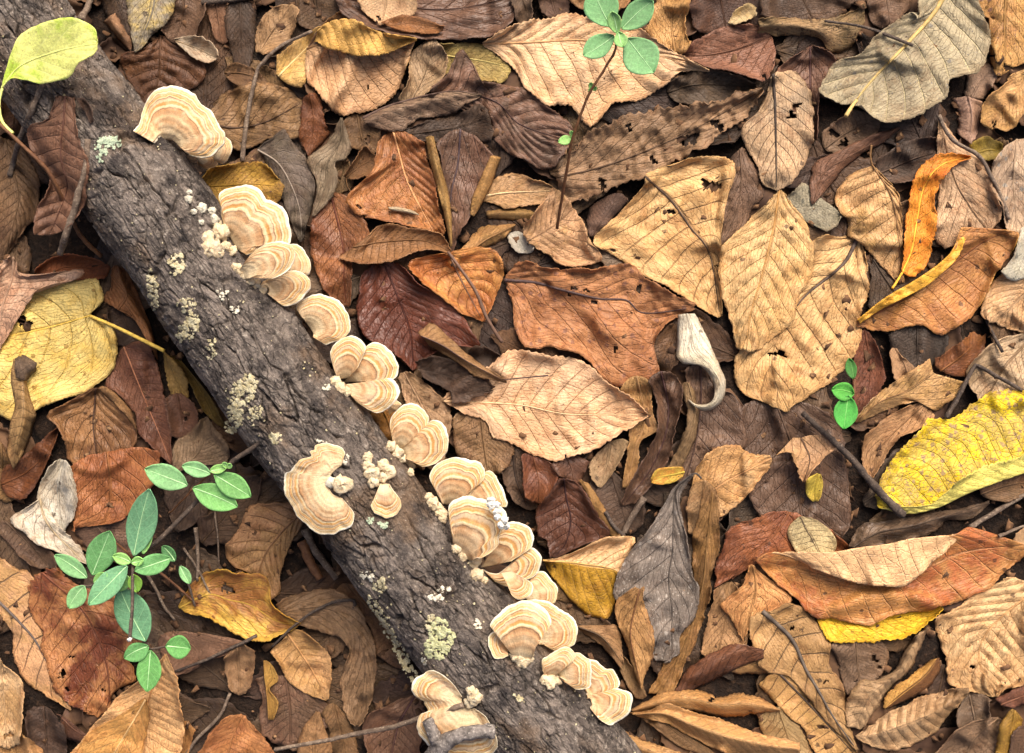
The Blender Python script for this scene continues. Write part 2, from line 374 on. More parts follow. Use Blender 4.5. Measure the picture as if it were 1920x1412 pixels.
# ------------------------------------------------------------------ leaf builder
def warm(c):
    r, g, b = c
    if r < 0.32 and g < 0.72 * r: b = min(b, 0.62 * g); g = g * 1.05
    if g < 0.50 * r: g = g * 1.10; r = r * 0.97
    return (r, g, b)
LEAFN = [0]; LAST = {}
TH = 0.00035
def leaf(label, tint, tint2, rails, name='fallen_leaf', cat='leaf', group=None, mi=None, z=0.0, cup=0.0, roll=0.0, pl=0.5, nv=12, sl=3.0, cr=0.25,
         bk=1.5, ser=0.0, rag=1.5, under=None, vein=None, vstr=0.55, spot=0.015, spotcol='3a2618', side=0.0, mix=0.8, gloss=0.08, hol=(), rib=1.0,
         ribcol=None, pet=None, petr=1.6, lift=58, mat=None, seed=None, dense=1.0, fixed=None, parent=None, part='leaf', light=False, nodrape=False, splat=True, zs=0.018, curl=1.0, stain=1.0, tooth=9.0, ribf=(0.0, 0.97)):
    LEAFN[0] += 1
    seed = LEAFN[0] * 31 if seed is None else seed
    R = [pts(r) if isinstance(r, str) else np.asarray(r, float) for r in rails]; nr = len(R)
    mi = nr // 2 if mi is None else mi
    jr = np.random.default_rng(seed + 1)
    if cup == 0.0 and nr == 3 and not nodrape: cup = float(jr.choice([-1, 1]) * jr.uniform(2.5, 5.0))
    if not nodrape: pl, cr, bk = pl * 1.5, cr * 1.15 + .07, bk * 1.3
    if not nodrape and ser == 0 and rag >= 1.4: ser = 1.3
    Lp = max(np.linalg.norm(np.diff(r[:, :2], axis=0), axis=1).sum() for r in R)
    Wp = max(sum(np.linalg.norm(R[k + 1][min(len(R[k + 1]) - 1, len(R[k + 1]) // 2), :2] - R[k][min(len(R[k]) - 1, len(R[k]) // 2), :2]) for k in range(nr - 1)), 20)
    stp = (4.2 if ser > 0 else 5.2) / dense
    n = int(np.clip(Lp / stp, 10, 110)); m = int(np.clip(Wp / 5.2 * dense, 8, 56))
    if light: n = max(8, int(Lp / 14)); m = max(6, int(Wp / 14))
    u = np.linspace(0, 1, n)
    C = np.stack([catmull(r, n) for r in R])                     # nr, n, 3
    t = np.linspace(0, nr - 1, m); k0 = np.clip(t.astype(int), 0, nr - 2); f = (t - k0)[None, :, None]
    if nr > 3:
        E = np.concatenate([2 * C[:1] - C[1:2], C, 2 * C[-1:] - C[-2:-1]])
        a, b, c, d = (E[k0 + i].transpose(1, 0, 2) for i in range(4))
        G = 0.5 * (2 * b + (c - a) * f + (2 * a - 5 * b + 4 * c - d) * f * f + (3 * b - a - 3 * c + d) * f ** 3)
        L_ = b + (c - b) * f; G = 0.7 * G + 0.3 * L_
    else:
        b, c = C[k0].transpose(1, 0, 2), C[k0 + 1].transpose(1, 0, 2); G = b + (c - b) * f
    v = np.where(t < mi, (t - mi) / max(mi, 1e-6), (t - mi) / max(nr - 1 - mi, 1e-6)) if 0 < mi < nr - 1 else (t / (nr - 1) if mi == 0 else -(1 - t / (nr - 1)))
    U = np.repeat(u[:, None], m, 1); V = np.repeat(v[None], n, 0); AV = np.abs(V)
    px, py, zz = G[..., 0].copy(), G[..., 1].copy(), G[..., 2] * 0.001
    # blunt ends: round them off and fray them
    if nr == 3 and not nodrape and max(np.abs(q_[:, 2]).max() for q_ in R) < 4.5:
        for e0, e1, uu in ((0, min(4, n - 1), U), (n - 1, max(n - 5, 0), 1 - U)):
            we = np.linalg.norm(C[-1, e0, :2] - C[0, e0, :2])
            if we > 16:
                dd = C[1, e0, :2] - C[1, e1, :2]; dd /= np.linalg.norm(dd) + 1e-6
                amt = (min(0.26 * we, 30) * (1 - V ** 2) - min(0.10 * we, 10) + rag * 3.0 * noise(V * we / 11.0 + 3.3, 0 * V + .5, seed + 21)) * np.clip(1 - uu / 0.22, 0, 1) ** 2
                px += dd[0] * amt; py += dd[1] * amt
    # ragged or toothed margin
    ce = C[mi]; ex, ey = px - ce[:, None, 0], py - ce[:, None, 1]; ew = np.hypot(ex, ey) + 1e-6
    sg = np.sign(V)
    am = rag * 1.5 * noise(U * Lp / 6.0, sg * 8.1 + 0.5, seed + 6) + rag * 2.0 * noise(U * Lp / 15.0, sg * 3.1 + 0.5, seed) + rag * 2.2 * noise(U * Lp / 42.0, sg * 5.1 + 0.5, seed + 3)
    if ser > 0:
        tt = np.mod(U * Lp / tooth + 0.3 * noise(U * 9, sg + .5, seed + 9), 1.0); am = am + ser * (tt - 0.5) * 1.6
    am = am * AV ** 5 * np.clip(ew / 14.0, 0, 1)
    px += ex / ew * am; py += ey / ew * am
    # margins that have curled up and inwards as the leaf dried
    ck = np.zeros_like(px)
    if curl > 0 and not nodrape and Wp > 60:
        ck = curl * sstep(0.72, 1.0, AV) * np.clip(noise(U * Lp / 85.0, sg * 4.3 + .5, seed + 12) * 2.6 + 0.15, 0, 1.0)
        inw = ck * np.minimum(9.0, ew * 0.12); px -= ex / ew * inw; py -= ey / ew * inw
    # relief of the blade (metres)
    q = U * nv - sl * AV
    S = zz + 0.001 * (cup * AV ** 2 + roll * AV ** 4)
    S = S + 0.001 * pl * (np.abs(np.sin(np.pi * q)) - 0.6) * np.clip(AV * 4, 0, 1) * (1 - 0.5 * AV)
    S = S + 0.001 * bk * (1.6 * noise(px / 95.0, py / 95.0, seed + 1) + 0.4 * noise(px / 42.0, py / 42.0, seed + 2))
    S = S + 0.001 * bk * 1.9 * AV ** 3 * noise(U * Lp / 45.0, sg * 2.2 + .5, seed + 8)
    S = S + 0.001 * cr * (1.5 * fbm(px / 19.0, py / 19.0, seed + 4, 2) + 2.2 * (0.35 - np.abs(noise(px / 30.0, py / 30.0, seed + 5))))
    S = S + 0.001 * (0.6 if not nodrape else 0.2) * AV ** 0.7 * (1 if mi not in (0, nr - 1) else 0)          # slight V at the midrib
    S = S + 0.0042 * ck
    zc = fixed if fixed is not None else zs
    D = None if nodrape else dil(dil(HM))
    for it in range(1 if nodrape else 3):
        X, Y = w2(px, py, zc)
        if nodrape: Z = S + zc; break
        Hs = h_sample(D, X, Y)
        want = Hs + 0.0007 + 0.35 * (S - S.min()) * (1.0 if nr > 3 else 0.0)
        base = fixed if fixed is not None else np.percentile(want - S, lift) + z * 0.001
        B = S + base; Cc = np.maximum(want - B, 0)
        for _ in range(4): Cc = np.maximum(blur2(Cc), want - B)
        Cc = blur2(Cc)
        Z = np.maximum(B + np.maximum(Cc, 0), Hs + 0.0004); zc = Z.copy()
    X, Y = w2(px, py, Z)
    P = np.stack([X, Y, Z], -1)
    du = np.gradient(P, axis=0); dv = np.gradient(P, axis=1); N = np.cross(du, dv)
    if N[..., 2].sum() < 0: flip = True; N = -N
    else: flip = False
    N /= np.maximum(np.linalg.norm(N, axis=-1, keepdims=True), 1e-12)
    Pb = P - N * TH
    if splat: h_splat(X, Y, Z)
    nn = n * m; idx = np.arange(nn).reshape(n, m)
    quad = np.stack([idx[:-1, :-1], idx[1:, :-1], idx[1:, 1:], idx[:-1, 1:]], -1)
    keep = np.ones((n - 1, m - 1), bool)
    for (hx, hy, hr) in hol:
        ccx = (px[:-1, :-1] + px[1:, 1:]) / 2; ccy = (py[:-1, :-1] + py[1:, 1:]) / 2
        an = np.arctan2(ccy - hy, ccx - hx); keep &= np.hypot(ccx - hx, ccy - hy) > hr * (1 + 0.45 * np.sin(2 * an + hx) + 0.25 * np.sin(5 * an + hy))
    q4 = quad[keep]
    top = q4 if not flip else q4[:, ::-1]; bot = (q4[:, ::-1] if not flip else q4) + nn
    # walls along every open edge
    e = np.concatenate([top[:, [0, 1]], top[:, [1, 2]], top[:, [2, 3]], top[:, [3, 0]]])
    key = np.minimum(e[:, 0], e[:, 1]) * (nn + 1) + np.maximum(e[:, 0], e[:, 1])
    _, inv, cnt = np.unique(key, return_inverse=True, return_counts=True); be = e[cnt[inv] == 1]
    wall = np.stack([be[:, 1], be[:, 0], be[:, 0] + nn, be[:, 1] + nn], -1)
    VV = np.vstack([P.reshape(-1, 3), Pb.reshape(-1, 3)])
    uv = np.stack([U, (V + 1) / 2], -1).reshape(-1, 2); uv = np.vstack([uv, uv])
    un = np.concatenate([np.zeros(nn), np.ones(nn)])
    cx, cy, cz = P[..., 0].mean(), P[..., 1].mean(), P[..., 2].min()
    t1, t2 = warm(lin(tint)), warm(lin(tint2 or tint))
    if parent is None:
        rt = root(name, (cx, cy, cz), label, cat, group); org = (cx, cy, cz); bn = 'blade'
    else: rt = parent; org = tuple(parent.location); bn = part
    b = mesh_obj(bn, VV, [top, bot, wall], mat or M_LEAF, rt, uv, {'under': un}, True, org)
    b['tint'] = t1; b['tint2'] = t2; b['veincol'] = lin(vein) if vein else mul(t1, 0.55)
    b['undercol'] = lin(under) if under else mul(tuple(0.5 * (p + q_) for p, q_ in zip(t1, t2)), 1.05)
    b['nv'] = float(nv); b['sl'] = float(sl); b['spot'] = float(spot); b['side'] = float(side); b['mix'] = float(mix)
    b['gloss'] = float(gloss); b['stain'] = float(stain); b['vstr'] = float(vstr); b['spotcol'] = lin(spotcol)
    if rib > 0 and not light:
        jm = int(np.argmin(np.abs(v))); i0, i1 = int(ribf[0] * (n - 1)), int(ribf[1] * (n - 1)) + 1
        mp = P[i0:i1, jm] + np.array([0, 0, 0.00005]); nq = len(mp)
        rr = np.linspace(1.0, 0.25, nq) * rib * 2.0 * PXM
        rc = ribcol or (vein if vein else mul(t1, 0.6))
        tv, tf, tu = tube_arrays(mp, rr, 6)
        mesh_obj('midrib', tv, tf, rib_material(rc), b if parent is not None else rt, tu, None, True, org)
        if pet is not None:
            pp = pts(pet); pp = catmull(pp, max(6, len(pp) * 6)); zz0 = P[0, jm, 2]
            pz = zz0 + pp[:, 2] * 0.001
            x_, y_ = w2(pp[:, 0], pp[:, 1], 0.02)
            if not nodrape and fixed is None: pz = np.maximum(pz, h_sample(HM, x_, y_) + petr * PXM * 0.6)
            for _ in range(3): pz[1:-1] = (pz[:-2] + pz[1:-1] * 2 + pz[2:]) / 4
            x_, y_ = w2(pp[:, 0], pp[:, 1], pz)
            tv, tf, tu = tube_arrays(np.stack([x_, y_, pz], -1), np.linspace(0.9, 1.15, len(pp)) * petr * PXM, 7, True, 0.3, seed)
            mesh_obj('petiole', tv, tf, rib_material(rc), b if parent is not None else rt, tu, None, True, org)
    LAST.update(X=X, Y=Y, Z=Z)
    return rt

# ------------------------------------------------------------------ the setting: soil
def build_soil():
    a = np.linspace(-0.5, 0.5, 101); e = np.array([0.6, 0.8, 1.2, 2, 4, 8, 16, 30.0])
    g = np.concatenate([-e[::-1], a, e]); X, Y = np.meshgrid(g, g)
    Z = -0.004 + 0.006 * fbm(X * 30, Y * 30, 3, 3) * (np.maximum(abs(X), abs(Y)) < 0.55)
    Z = np.minimum(Z, -0.001)
    n = len(g); i = np.arange(n * n).reshape(n, n)
    F = np.stack([i[:-1, :-1], i[:-1, 1:], i[1:, 1:], i[1:, :-1]], -1).reshape(-1, 4)
    o = mesh_obj('ground', np.stack([X, Y, Z], -1).reshape(-1, 3), F, M_SOIL); tag(o, kind='structure')
build_soil()

# ------------------------------------------------------------------ the log
LOG_Z = 0.032
LOGC = np.array([(-130, -190, 96), (-30, -55, 98), (70, 98, 100), (180, 248, 104), (288, 393, 107), (353, 491, 101), (442, 617, 104), (541, 759, 105), (604, 838, 107), (682, 939, 104),
                 (757, 1042, 106), (820, 1126, 104), (920, 1240, 110), (1030, 1370, 112), (1150, 1530, 114), (1230, 1640, 114)], float)
LOGA = catmull(LOGC, 1100)
_k = PXM * (CAM_H - LOG_Z) / CAM_H
LAX, LAY = w2(LOGA[:, 0], LOGA[:, 1], LOG_Z); LAR = LOGA[:, 2] * _k
KNOTS = [(345, 420, 22, 2.2), (318, 598, 20, 1.8), (700, 690, 14, -1.0), (560, 590, 26, 2.0), (1030, 1305, 40, 3.5), (980, 1240, 30, 2.0), (395, 640, 16, 1.0)]
def build_log():
    P = np.stack([LAX, LAY], -1); T = np.gradient(P, axis=0); ds = np.linalg.norm(T, axis=1); T /= ds[:, None]
    s = np.concatenate([[0], np.cumsum(np.linalg.norm(np.diff(P, axis=0), axis=1))])
    nb = 330; th = np.linspace(-0.62 * np.pi, 0.62 * np.pi, nb)          # 0 is straight up
    Sx = np.stack([T[:, 1], -T[:, 0]], -1)                                # towards the right of the log
    A = np.repeat(s[:, None], nb, 1); Bc = LAR[:, None] * th[None]        # metres along, around
    a, b = A * 1000, Bc * 1000
    wx = a + 5.0 * fbm(a / 18, b / 18, 21, 3); wy = b + 3.5 * fbm(a / 15, b / 11, 22, 3)
    f1, e1 = worley(wx / 46.0, wy / 12.0, 31); f2, e2 = worley(wx / 9.0 + 7, wy / 5.0, 41)
    gate = sstep(-0.10, 0.30, fbm(a / 26, b / 20, 51, 3))
    crack = (1 - sstep(0.01, 0.085, e1)) * (0.15 + 0.95 * gate)
    fine = (1 - sstep(0.02, 0.11, e2)) * sstep(-0.25, 0.15, fbm(a / 17, b / 17, 52, 3))
    disp = -3.4 * crack - 1.35 * fine + 0.8 * fbm(a / 26, b / 16, 61, 3) + 0.42 * fbm(a / 7.0, b / 2.6, 62, 3) + 0.36 * fbm(a / 2.0, b / 1.1, 63, 3)
    disp += 1.1 * (_hash(np.floor(wx / 46.0), np.floor(wy / 12.0), 3) - 0.5) * 0.5
    # lost bark in a few places
    bare = sstep(0.28, 0.36, fbm(a / 55, b / 30, 71, 2)); disp -= 1.2 * bare
    R = LAR[:, None] + disp * 0.001
    X = LAX[:, None] + Sx[:, None, 0] * np.sin(th)[None] * R; Y = LAY[:, None] + Sx[:, None, 1] * np.sin(th)[None] * R
    Z = LOG_Z + np.cos(th)[None] * R
    kx = X / (PXM * (CAM_H - Z) / CAM_H) + IMG_W / 2; ky = IMG_H / 2 - Y / (PXM * (CAM_H - Z) / CAM_H)
    add = np.zeros_like(Z)
    for (x, y, r, hgt) in KNOTS:
        d = np.hypot(kx - x, ky - y) / r
        add += 0.001 * hgt * np.exp(-d * d * 1.6) * (1 + 0.35 * np.cos(d * 11 + noise(kx / 9, ky / 9, 5))) - 0.0012 * np.exp(-d * d * 22)
    R = R + add
    X = LAX[:, None] + Sx[:, None, 0] * np.sin(th)[None] * R; Y = LAY[:, None] + Sx[:, None, 1] * np.sin(th)[None] * R; Z = LOG_Z + np.cos(th)[None] * R
    n = len(s); i = np.arange(n * nb).reshape(n, nb)
    F = np.stack([i[:-1, :-1], i[:-1, 1:], i[1:, 1:], i[1:, :-1]], -1).reshape(-1, 4)
    uv = np.stack([A, Bc], -1).reshape(-1, 2)
    c = (LAX[550], LAY[550], 0)
    rt = root('fallen_log', c, 'dark weathered fallen log with cracked bark, lined with bracket fungi', 'log')
    V = np.stack([X, Y, Z], -1).reshape(-1, 3)
    nz = (V[F[0, 1]] - V[F[0, 0]]); nz = np.cross(V[F[:, 1]] - V[F[:, 0]], V[F[:, 2]] - V[F[:, 1]])[:, 2].sum()
    mesh_obj('bark', V, F if nz > 0 else F[:, ::-1], M_BARK, rt, uv, None, True, c)
    # belly of the log, pressed into the litter
    th2 = np.linspace(0.62 * np.pi, 1.38 * np.pi, 24); st = np.arange(0, n, 6)
    Rl = LAR[st][:, None] * 0.985
    X2 = LAX[st][:, None] + Sx[st][:, None, 0] * np.sin(th2)[None] * Rl; Y2 = LAY[st][:, None] + Sx[st][:, None, 1] * np.sin(th2)[None] * Rl; Z2 = LOG_Z + np.cos(th2)[None] * Rl
    i = np.arange(len(st) * 24).reshape(len(st), 24); F2 = np.stack([i[:-1, :-1], i[:-1, 1:], i[1:, 1:], i[1:, :-1]], -1).reshape(-1, 4)
    V2 = np.stack([X2, Y2, Z2], -1).reshape(-1, 3); uv2 = np.stack([np.repeat(s[st][:, None], 24, 1), Rl * th2[None]], -1).reshape(-1, 2)
    mesh_obj('underside', V2, F2, M_BARK, rt, uv2, None, True, c)
    # sawn-off ends far outside the picture
    for e, nm in ((0, 'broken_end'), (n - 1, 'broken_end')):
        t3 = np.linspace(0, 2 * np.pi, 72, endpoint=False); Re = LAR[e] * (1.0 + 0.02 * np.cos(t3 * 5))
        sg_ = -1 if e == 0 else 1
        rings = [(1.0, 0.0), (0.8, .003), (0.5, .001), (0.2, .004)]
        V3 = []
        for f_, d_ in rings:
            d2 = sg_ * (d_ + .002 * noise(np.cos(t3) * 4 * f_, np.sin(t3) * 4 * f_, 9))
            V3.append(np.stack([LAX[e] + Sx[e, 0] * np.sin(t3) * Re * f_ + T[e, 0] * d2, LAY[e] + Sx[e, 1] * np.sin(t3) * Re * f_ + T[e, 1] * d2, LOG_Z + np.cos(t3) * Re * f_], -1))
        V3 = np.vstack(V3 + [np.array([[LAX[e], LAY[e], LOG_Z]])]); j = np.arange(72); k_ = (j + 1) % 72
        F3 = np.vstack([np.stack([b_ * 72 + j, b_ * 72 + 72 + j, b_ * 72 + 72 + k_, b_ * 72 + k_], -1) for b_ in range(3)])
        mesh_obj(nm, V3, [F3, np.stack([216 + j, np.full(72, 288), 216 + k_], -1)], M_TWIG, rt, np.zeros((289, 2)), None, True, c)
    return X, Y, Z
LX, LY, LZ = build_log()
# height map of the log alone, for what grows or lies on it
HL = np.full((HNY, HNX), -1.0)
def _logmap():
    x = ((LX - HX0) / HRES).round().astype(int); y = ((LY - HY0) / HRES).round().astype(int)
    ok = (x >= 0) & (x < HNX) & (y >= 0) & (y < HNY)
    np.maximum.at(HL, (y[ok], x[ok]), LZ[ok])
_logmap()
HLs = np.where(HL < 0, 0.0, HL)

# ------------------------------------------------------------------ low litter, mostly covered: dark brown leaves
def random_leaf_rails(cx, cy, L, W, ang, bend):
    s = np.linspace(0, 1, 7); t = (s - 0.5) * L; b = bend * L * (s - 0.5) ** 2 * 2
    ca, sa = math.cos(ang), math.sin(ang)
    w = np.sin(np.pi * np.clip(s, 0.02, 0.99) ** 0.85) ** 0.8 * W / 2
    def tr(x, y): return np.stack([cx + x * ca - y * sa, cy + x * sa + y * ca, 0 * x], -1)
    j = 1 + 0.25 * RNG.standard_normal(7) * 0.5
    return [tr(t, b - w * j), tr(t, b), tr(t, b + w)]

LOWCOL = [('4a3122', '33221a'), ('573a28', '3c281c'), ('3f2b21', '2f2019'), ('60422a', '45301c'), ('4d342c', '382720'), ('644a34', '493423'), ('553522', '3d2517'), ('58453a', '413229')]
LOWNAME = ['dark brown', 'brown', 'blackish brown', 'tawny brown', 'dusky brown', 'dull tan', 'russet brown', 'grey-brown']
LOW = []
def low_litter():
    for lay, (nx, ny, sc) in enumerate(((9, 7, 1.0), (10, 7, 0.85), (13, 10, 0.5))):
        for i in range(nx):
            for j in range(ny):
                cx = -160 + (i + 0.5 + RNG.uniform(-.45, .45)) * 2240 / nx; cy = -150 + (j + 0.5 + RNG.uniform(-.45, .45)) * 1712 / ny
                L = RNG.uniform(190, 340) * sc; sm = sc < .6; W = L * RNG.uniform(0.42, 0.62)
                k = int(RNG.integers(len(LOWCOL))); c = LOWCOL[k] if not sm else (mul(lin(LOWCOL[k][0]), 1.7), mul(lin(LOWCOL[k][1]), 1.7))
                r = leaf('brown decaying leaf lying low in the litter, mostly covered by other leaves', c[0], c[1], random_leaf_rails(cx, cy, L, W, RNG.uniform(0, 6.28), RNG.uniform(-.25, .25)),
                     group='buried leaves of the lower litter', cup=RNG.uniform(-5, 7), bk=RNG.uniform(1.2, 2.5), cr=RNG.uniform(.2, .6), pl=0.4, ser=RNG.choice([0, 2.0]), spot=.12, lift=25, dense=0.62, rag=3, rib=0.9)
                LOW.append((r, LOWNAME[k], LAST['X'], LAST['Y'], LAST['Z']))
low_litter()

def crumbs():
    Vs, Fs, off = [], [], 0
    for k in range(1700):
        px, py = RNG.uniform(-80, 2000), RNG.uniform(-80, 1490); x, y = w2(px, py, .01)
        h = float(h_sample(HM, np.array([x]), np.array([y]))[0])
        n = int(RNG.integers(5, 8)); a = np.sort(RNG.uniform(0, 6.28, n)); r = RNG.uniform(.0012, .0045) * RNG.uniform(.5, 1, n)
        tl = RNG.uniform(-.5, .5, 2); P = np.stack([x + r * np.cos(a), y + r * np.sin(a), h + .0012 + r * np.cos(a) * tl[0] + r * np.sin(a) * tl[1]], -1)
        V = np.vstack([P, P - (0, 0, .0004), [[x, y, h + .0017]]]); j = np.arange(n); kk = (j + 1) % n
        Fs += [np.stack([j, kk, np.full(n, 2 * n)], -1) + off, np.stack([kk, j, j + n], -1) + off, np.stack([kk, j + n, kk + n], -1) + off]; Vs.append(V); off += len(V)
    m = simple_material('leaf_crumbs', '3f2c20', '6e4f36', '92704e', 90, .9, .6)
    o = mesh_obj('leaf_crumbs', np.vstack(Vs), np.vstack(Fs), m, None, None, None, False)
    tag(o, 'dark crumbs of broken leaf and wood in the gaps of the litter', 'litter', None, 'stuff')
crumbs()

# ------------------------------------------------------------------ the leaves one can pick out, lowest layer first
# each: layer, label, colour, second colour, rails (photo px, optional height mm) from base to tip, options
LV = []
def D(lay, label, tint, tint2, *rails, **kw): LV.append((lay, label, tint, tint2, rails, kw))

# --- beside the upper end of the log
D(1, 'red-brown leaf under the yellow-green leaf by the log end', '8a5636', '6f4128', '5,150 0,185 0,240', '35,155 32,200 25,245', '72,165 62,205 45,245', cup=2)
D(3, 'brown leaf with a rolled margin against a thin grey stick by the log', '80583f', '5f3d2c', '-20,250 -40,320 -35,420 -5,495', '12,270 28,330 34,385 6,482', '40,272 70,325 75,370 62,412 12,482', cup=-9, pl=1.0, nv=12, bk=2.2)
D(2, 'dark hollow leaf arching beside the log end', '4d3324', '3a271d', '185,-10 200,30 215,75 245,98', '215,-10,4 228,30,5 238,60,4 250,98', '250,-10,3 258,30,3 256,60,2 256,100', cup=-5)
D(3, 'curled tan scrap of leaf on the rim of a dark hollow', '9b7251', '7b5236', '195,40 212,62 245,96', '205,30,6 222,58,6 247,90', '215,25,3 232,50,3 248,80', cup=-2, rib=0)
D(4, 'brown heart-shaped leaf with puckered veins, near the uppermost bracket fungus', '6b4029', '4f2d1d', '292,72 262,92 226,99 230,135 256,173 268,196', '300,72 298,105 296,140 290,172 278,200', '326,78 367,100 391,119 376,155 335,180 300,205', pl=1.4, nv=7, sl=2, cup=-4, bk=2.5, cr=.5, gloss=.12)
D(5, 'grey leaf with yellow patches beside a brown heart-shaped leaf', '948874', 'b99a33', '235,-15 238,25 244,60 251,95', '285,-20 280,20 266,60 254,96', '335,-15 318,35 285,66 268,90', cup=-3, mix=.6, spot=.1, nv=8)
D(4, 'brown leaf touching the grey leaf with yellow patches', '70503a', '4d3525', '305,-10 300,30 300,62', '345,-10 345,30 330,70', '392,-10 386,30 362,76', cup=3)
D(5, 'small pale curled leaf on the shoulder of a brown heart-shaped leaf', 'c1ac90', 'a5886a', '326,74 345,68 375,67 402,86 409,106', '328,76 350,82 378,92 407,108', '330,78 348,95 365,108 388,119 405,111', cup=4, nv=6, pl=.6, vein='8a7458')
D(2, 'red-brown leaf fragment beside a small pale curled leaf', '8a5a44', '6a4534', '385,5 392,35 400,70', '402,5 408,40 412,75', '425,0 425,40 425,80', cup=2)
D(2, 'dark chocolate leaf standing between twigs near the forked twig', '4c3122', '382418', '425,5 424,60 440,125', '450,0 452,60 455,125', '480,10 482,70 470,130', cup=-4)
D(3, 'ruddy leaf fragment next to the chocolate leaf', '7d5337', '5e3b28', '425,125 440,117 478,128', '425,138 455,140 492,150', '428,150 460,165 500,175', cup=3)
D(4, 'crumpled brown leaf with a clear dark midrib beside the forked twig', '8b6744', '684a30', '400,185 430,163 480,153 535,160 566,188', '402,235 445,240 500,228 567,192', '408,268 450,282 505,262 556,264 572,212', cr=1.0, bk=3, nv=8, vein='45301f', rib=1.3)
# --- above, between log and seedling
D(3, 'tan leaf with fine dark veins beside a thin forked twig', 'ae8961', '8d6844', '480,98 482,60 498,25 525,8', '487,98 505,70 527,40 546,14', '492,102 525,86 552,62 562,14', nv=8, cup=2, cr=.6)
D(2, 'dark brown leaf behind the tan leaf with fine dark veins', '5f3f2a', '432b1d', '550,-10 556,40 590,60', '590,-10 600,30 630,50', '640,-10 650,20 660,40', cup=3)
D(2, 'russet leaf strip reaching next to a dark plum leaf', '8a5c38', '6b4327', '590,62 610,38 640,20', '600,72 635,45 670,28', '640,70 670,55 690,40')
D(4, 'golden leaf edge behind the big folded tan leaf', 'd3a968', 'b98745', '515,110 545,82 575,62 602,48', '530,135 560,105 585,80 606,60', '560,170 578,140 585,110 610,75', cup=3, vein='e6c88a', nv=7)
D(6, 'large tan leaf folded over itself, its toothed golden underside showing', 'cda378', 'b58a60', '590,78,9 615,92,10 643,99,11 680,106,11 720,103,10 782,75,6', '594,58,13 612,44,16 640,36,17 672,39,16 705,58,13 781,72,6',
  '575,92,4 610,82,5 650,82,6 700,88,5 772,92,3', '572,120 578,158 604,190 634,218 682,213 742,178 768,110', mi=2, ser=3.0, under='c8994f', nv=11, pl=.9, bk=1.0, hol=[(653,156,3),(690,165,4)], vein='8f6a45', rag=1)
D(3, 'pale tan leaf peeping out under the big folded leaf', 'b39470', '8f7050', '742,192 762,150 768,105 795,75', '775,185 795,145 805,110 812,80', '800,178 835,145 842,110 836,95', nv=7, cup=2)
D(2, 'olive-tan leaf with a pale stalk tucked under the purple-brown lobed leaf', 'a8904f', '8b7140', '795,85 820,78 860,80 930,85', '800,100 850,108 900,115 945,125', '835,140 870,150 910,155 945,160', nv=9, cup=1, vein='cbb671')
D(4, 'small tan leaf lying on the dark plum leaf', 'd0aa80', 'bb9066', '665,-15 672,5 682,22 700,38', '725,-20 725,0 722,20 718,38', '784,-15 782,8 776,27 742,41', cup=3, hol=[(710,34,3)])
D(3, 'dark plum leaf with wet sheen and upturned rim', '6f4f40', '4f372d', '640,-50 720,-60 830,-60 975,-50', '625,-5 730,12 850,20 985,-10', '640,25,2 700,58,4 770,71,5 850,75,6 930,64,6 962,40,4 985,-5', gloss=.25, nv=9, pl=.9, cup=3, vein='4a342b')
D(4, 'rust-orange strip of leaf on the dark plum leaf', '9a5f35', '7d4522', '714,42 755,28 800,38 835,50', '735,50 775,45 825,58', '722,46 770,62 822,62', rib=0, cup=2, gloss=.15)
D(4, 'purple-brown lobed leaf with a pointed lobe, lower rim ragged', '785549', '573b33', '801,162 838,140 860,88 880,105 900,150 950,160 1000,173 1062,225 1079,250', '835,185 880,180 935,195 975,235 1055,262', '862,205 890,225 925,262 958,292 990,307 1028,318 1056,300 1077,255', nv=9, pl=1.5, cr=.5, bk=2.2, gloss=.18, ser=1.5, vein='4d3630')
D(6, 'brown rolled leaf with a ridge-like midrib lying across the purple-brown lobed leaf', '8a6d5c', '6b5043', '680,222 738,196 837,172 903,176', '684,230,4 745,205,6 840,182,7 903,178,5', '700,240 742,247 800,222 850,212 905,180', mi=0, nv=10, pl=1.0, cup=-3, vein='594439', rib=1.6)
D(5, 'dark torn flap under the brown rolled leaf', '553a2e', '402a21', '742,246 800,225 850,215 905,190', '750,255 810,248 860,240 905,225', '765,262 820,268 868,276 930,262', cr=.8, gloss=.1, hol=[(905,205,4)])
D(4, 'dull grey-brown leaf with netted veins next to the second cluster of fungi', '68594d', '54463c', '483,279 510,255 532,241 553,272 578,300 592,340 589,376 568,445', '483,281 520,305 545,345 562,395 566,452', '490,287 520,350 534,390 548,430 562,455', nv=9, cr=.35, pl=.6, gloss=-.05, vein='8a7b6c')
D(6, 'grey-brown wavy leaf with upturned pale margins', '877161', '6b5546', '638,220,3 622,252 604,277 576,300 592,340 584,406', '640,222,4 640,262,1 618,305 612,345 588,405', '642,220,5 658,272,7 648,298,6 628,306,3 634,330,6 624,368,6 590,406', bk=1.5, under='a08b78', nv=7)
D(5, 'glossy red-brown pointed leaf tucked between grey leaves', '7e4426', '5a2d1a', '566,185 562,230 562,262 577,292', '582,180 588,220 585,260 579,293', '600,177 612,238 619,252 582,292', gloss=.2, cup=-3, mix=.9)
D(4, 'small brown scrap with a bent stalk beside the copper leaf', '855636', '684026', '645,331 665,298 680,272 697,284', '648,333 678,310 704,297', '658,336 690,331 711,313', pet='648,331 652,350 660,362', petr=1.2, cup=4)
D(3, 'mottled brown leaf hanging behind the copper leaf', '7a5235', '5c3b26', '640,225 650,260 660,280', '675,225 680,255 685,275', '715,225 712,250 705,290', cr=1.0, hol=[(690,262,6)])
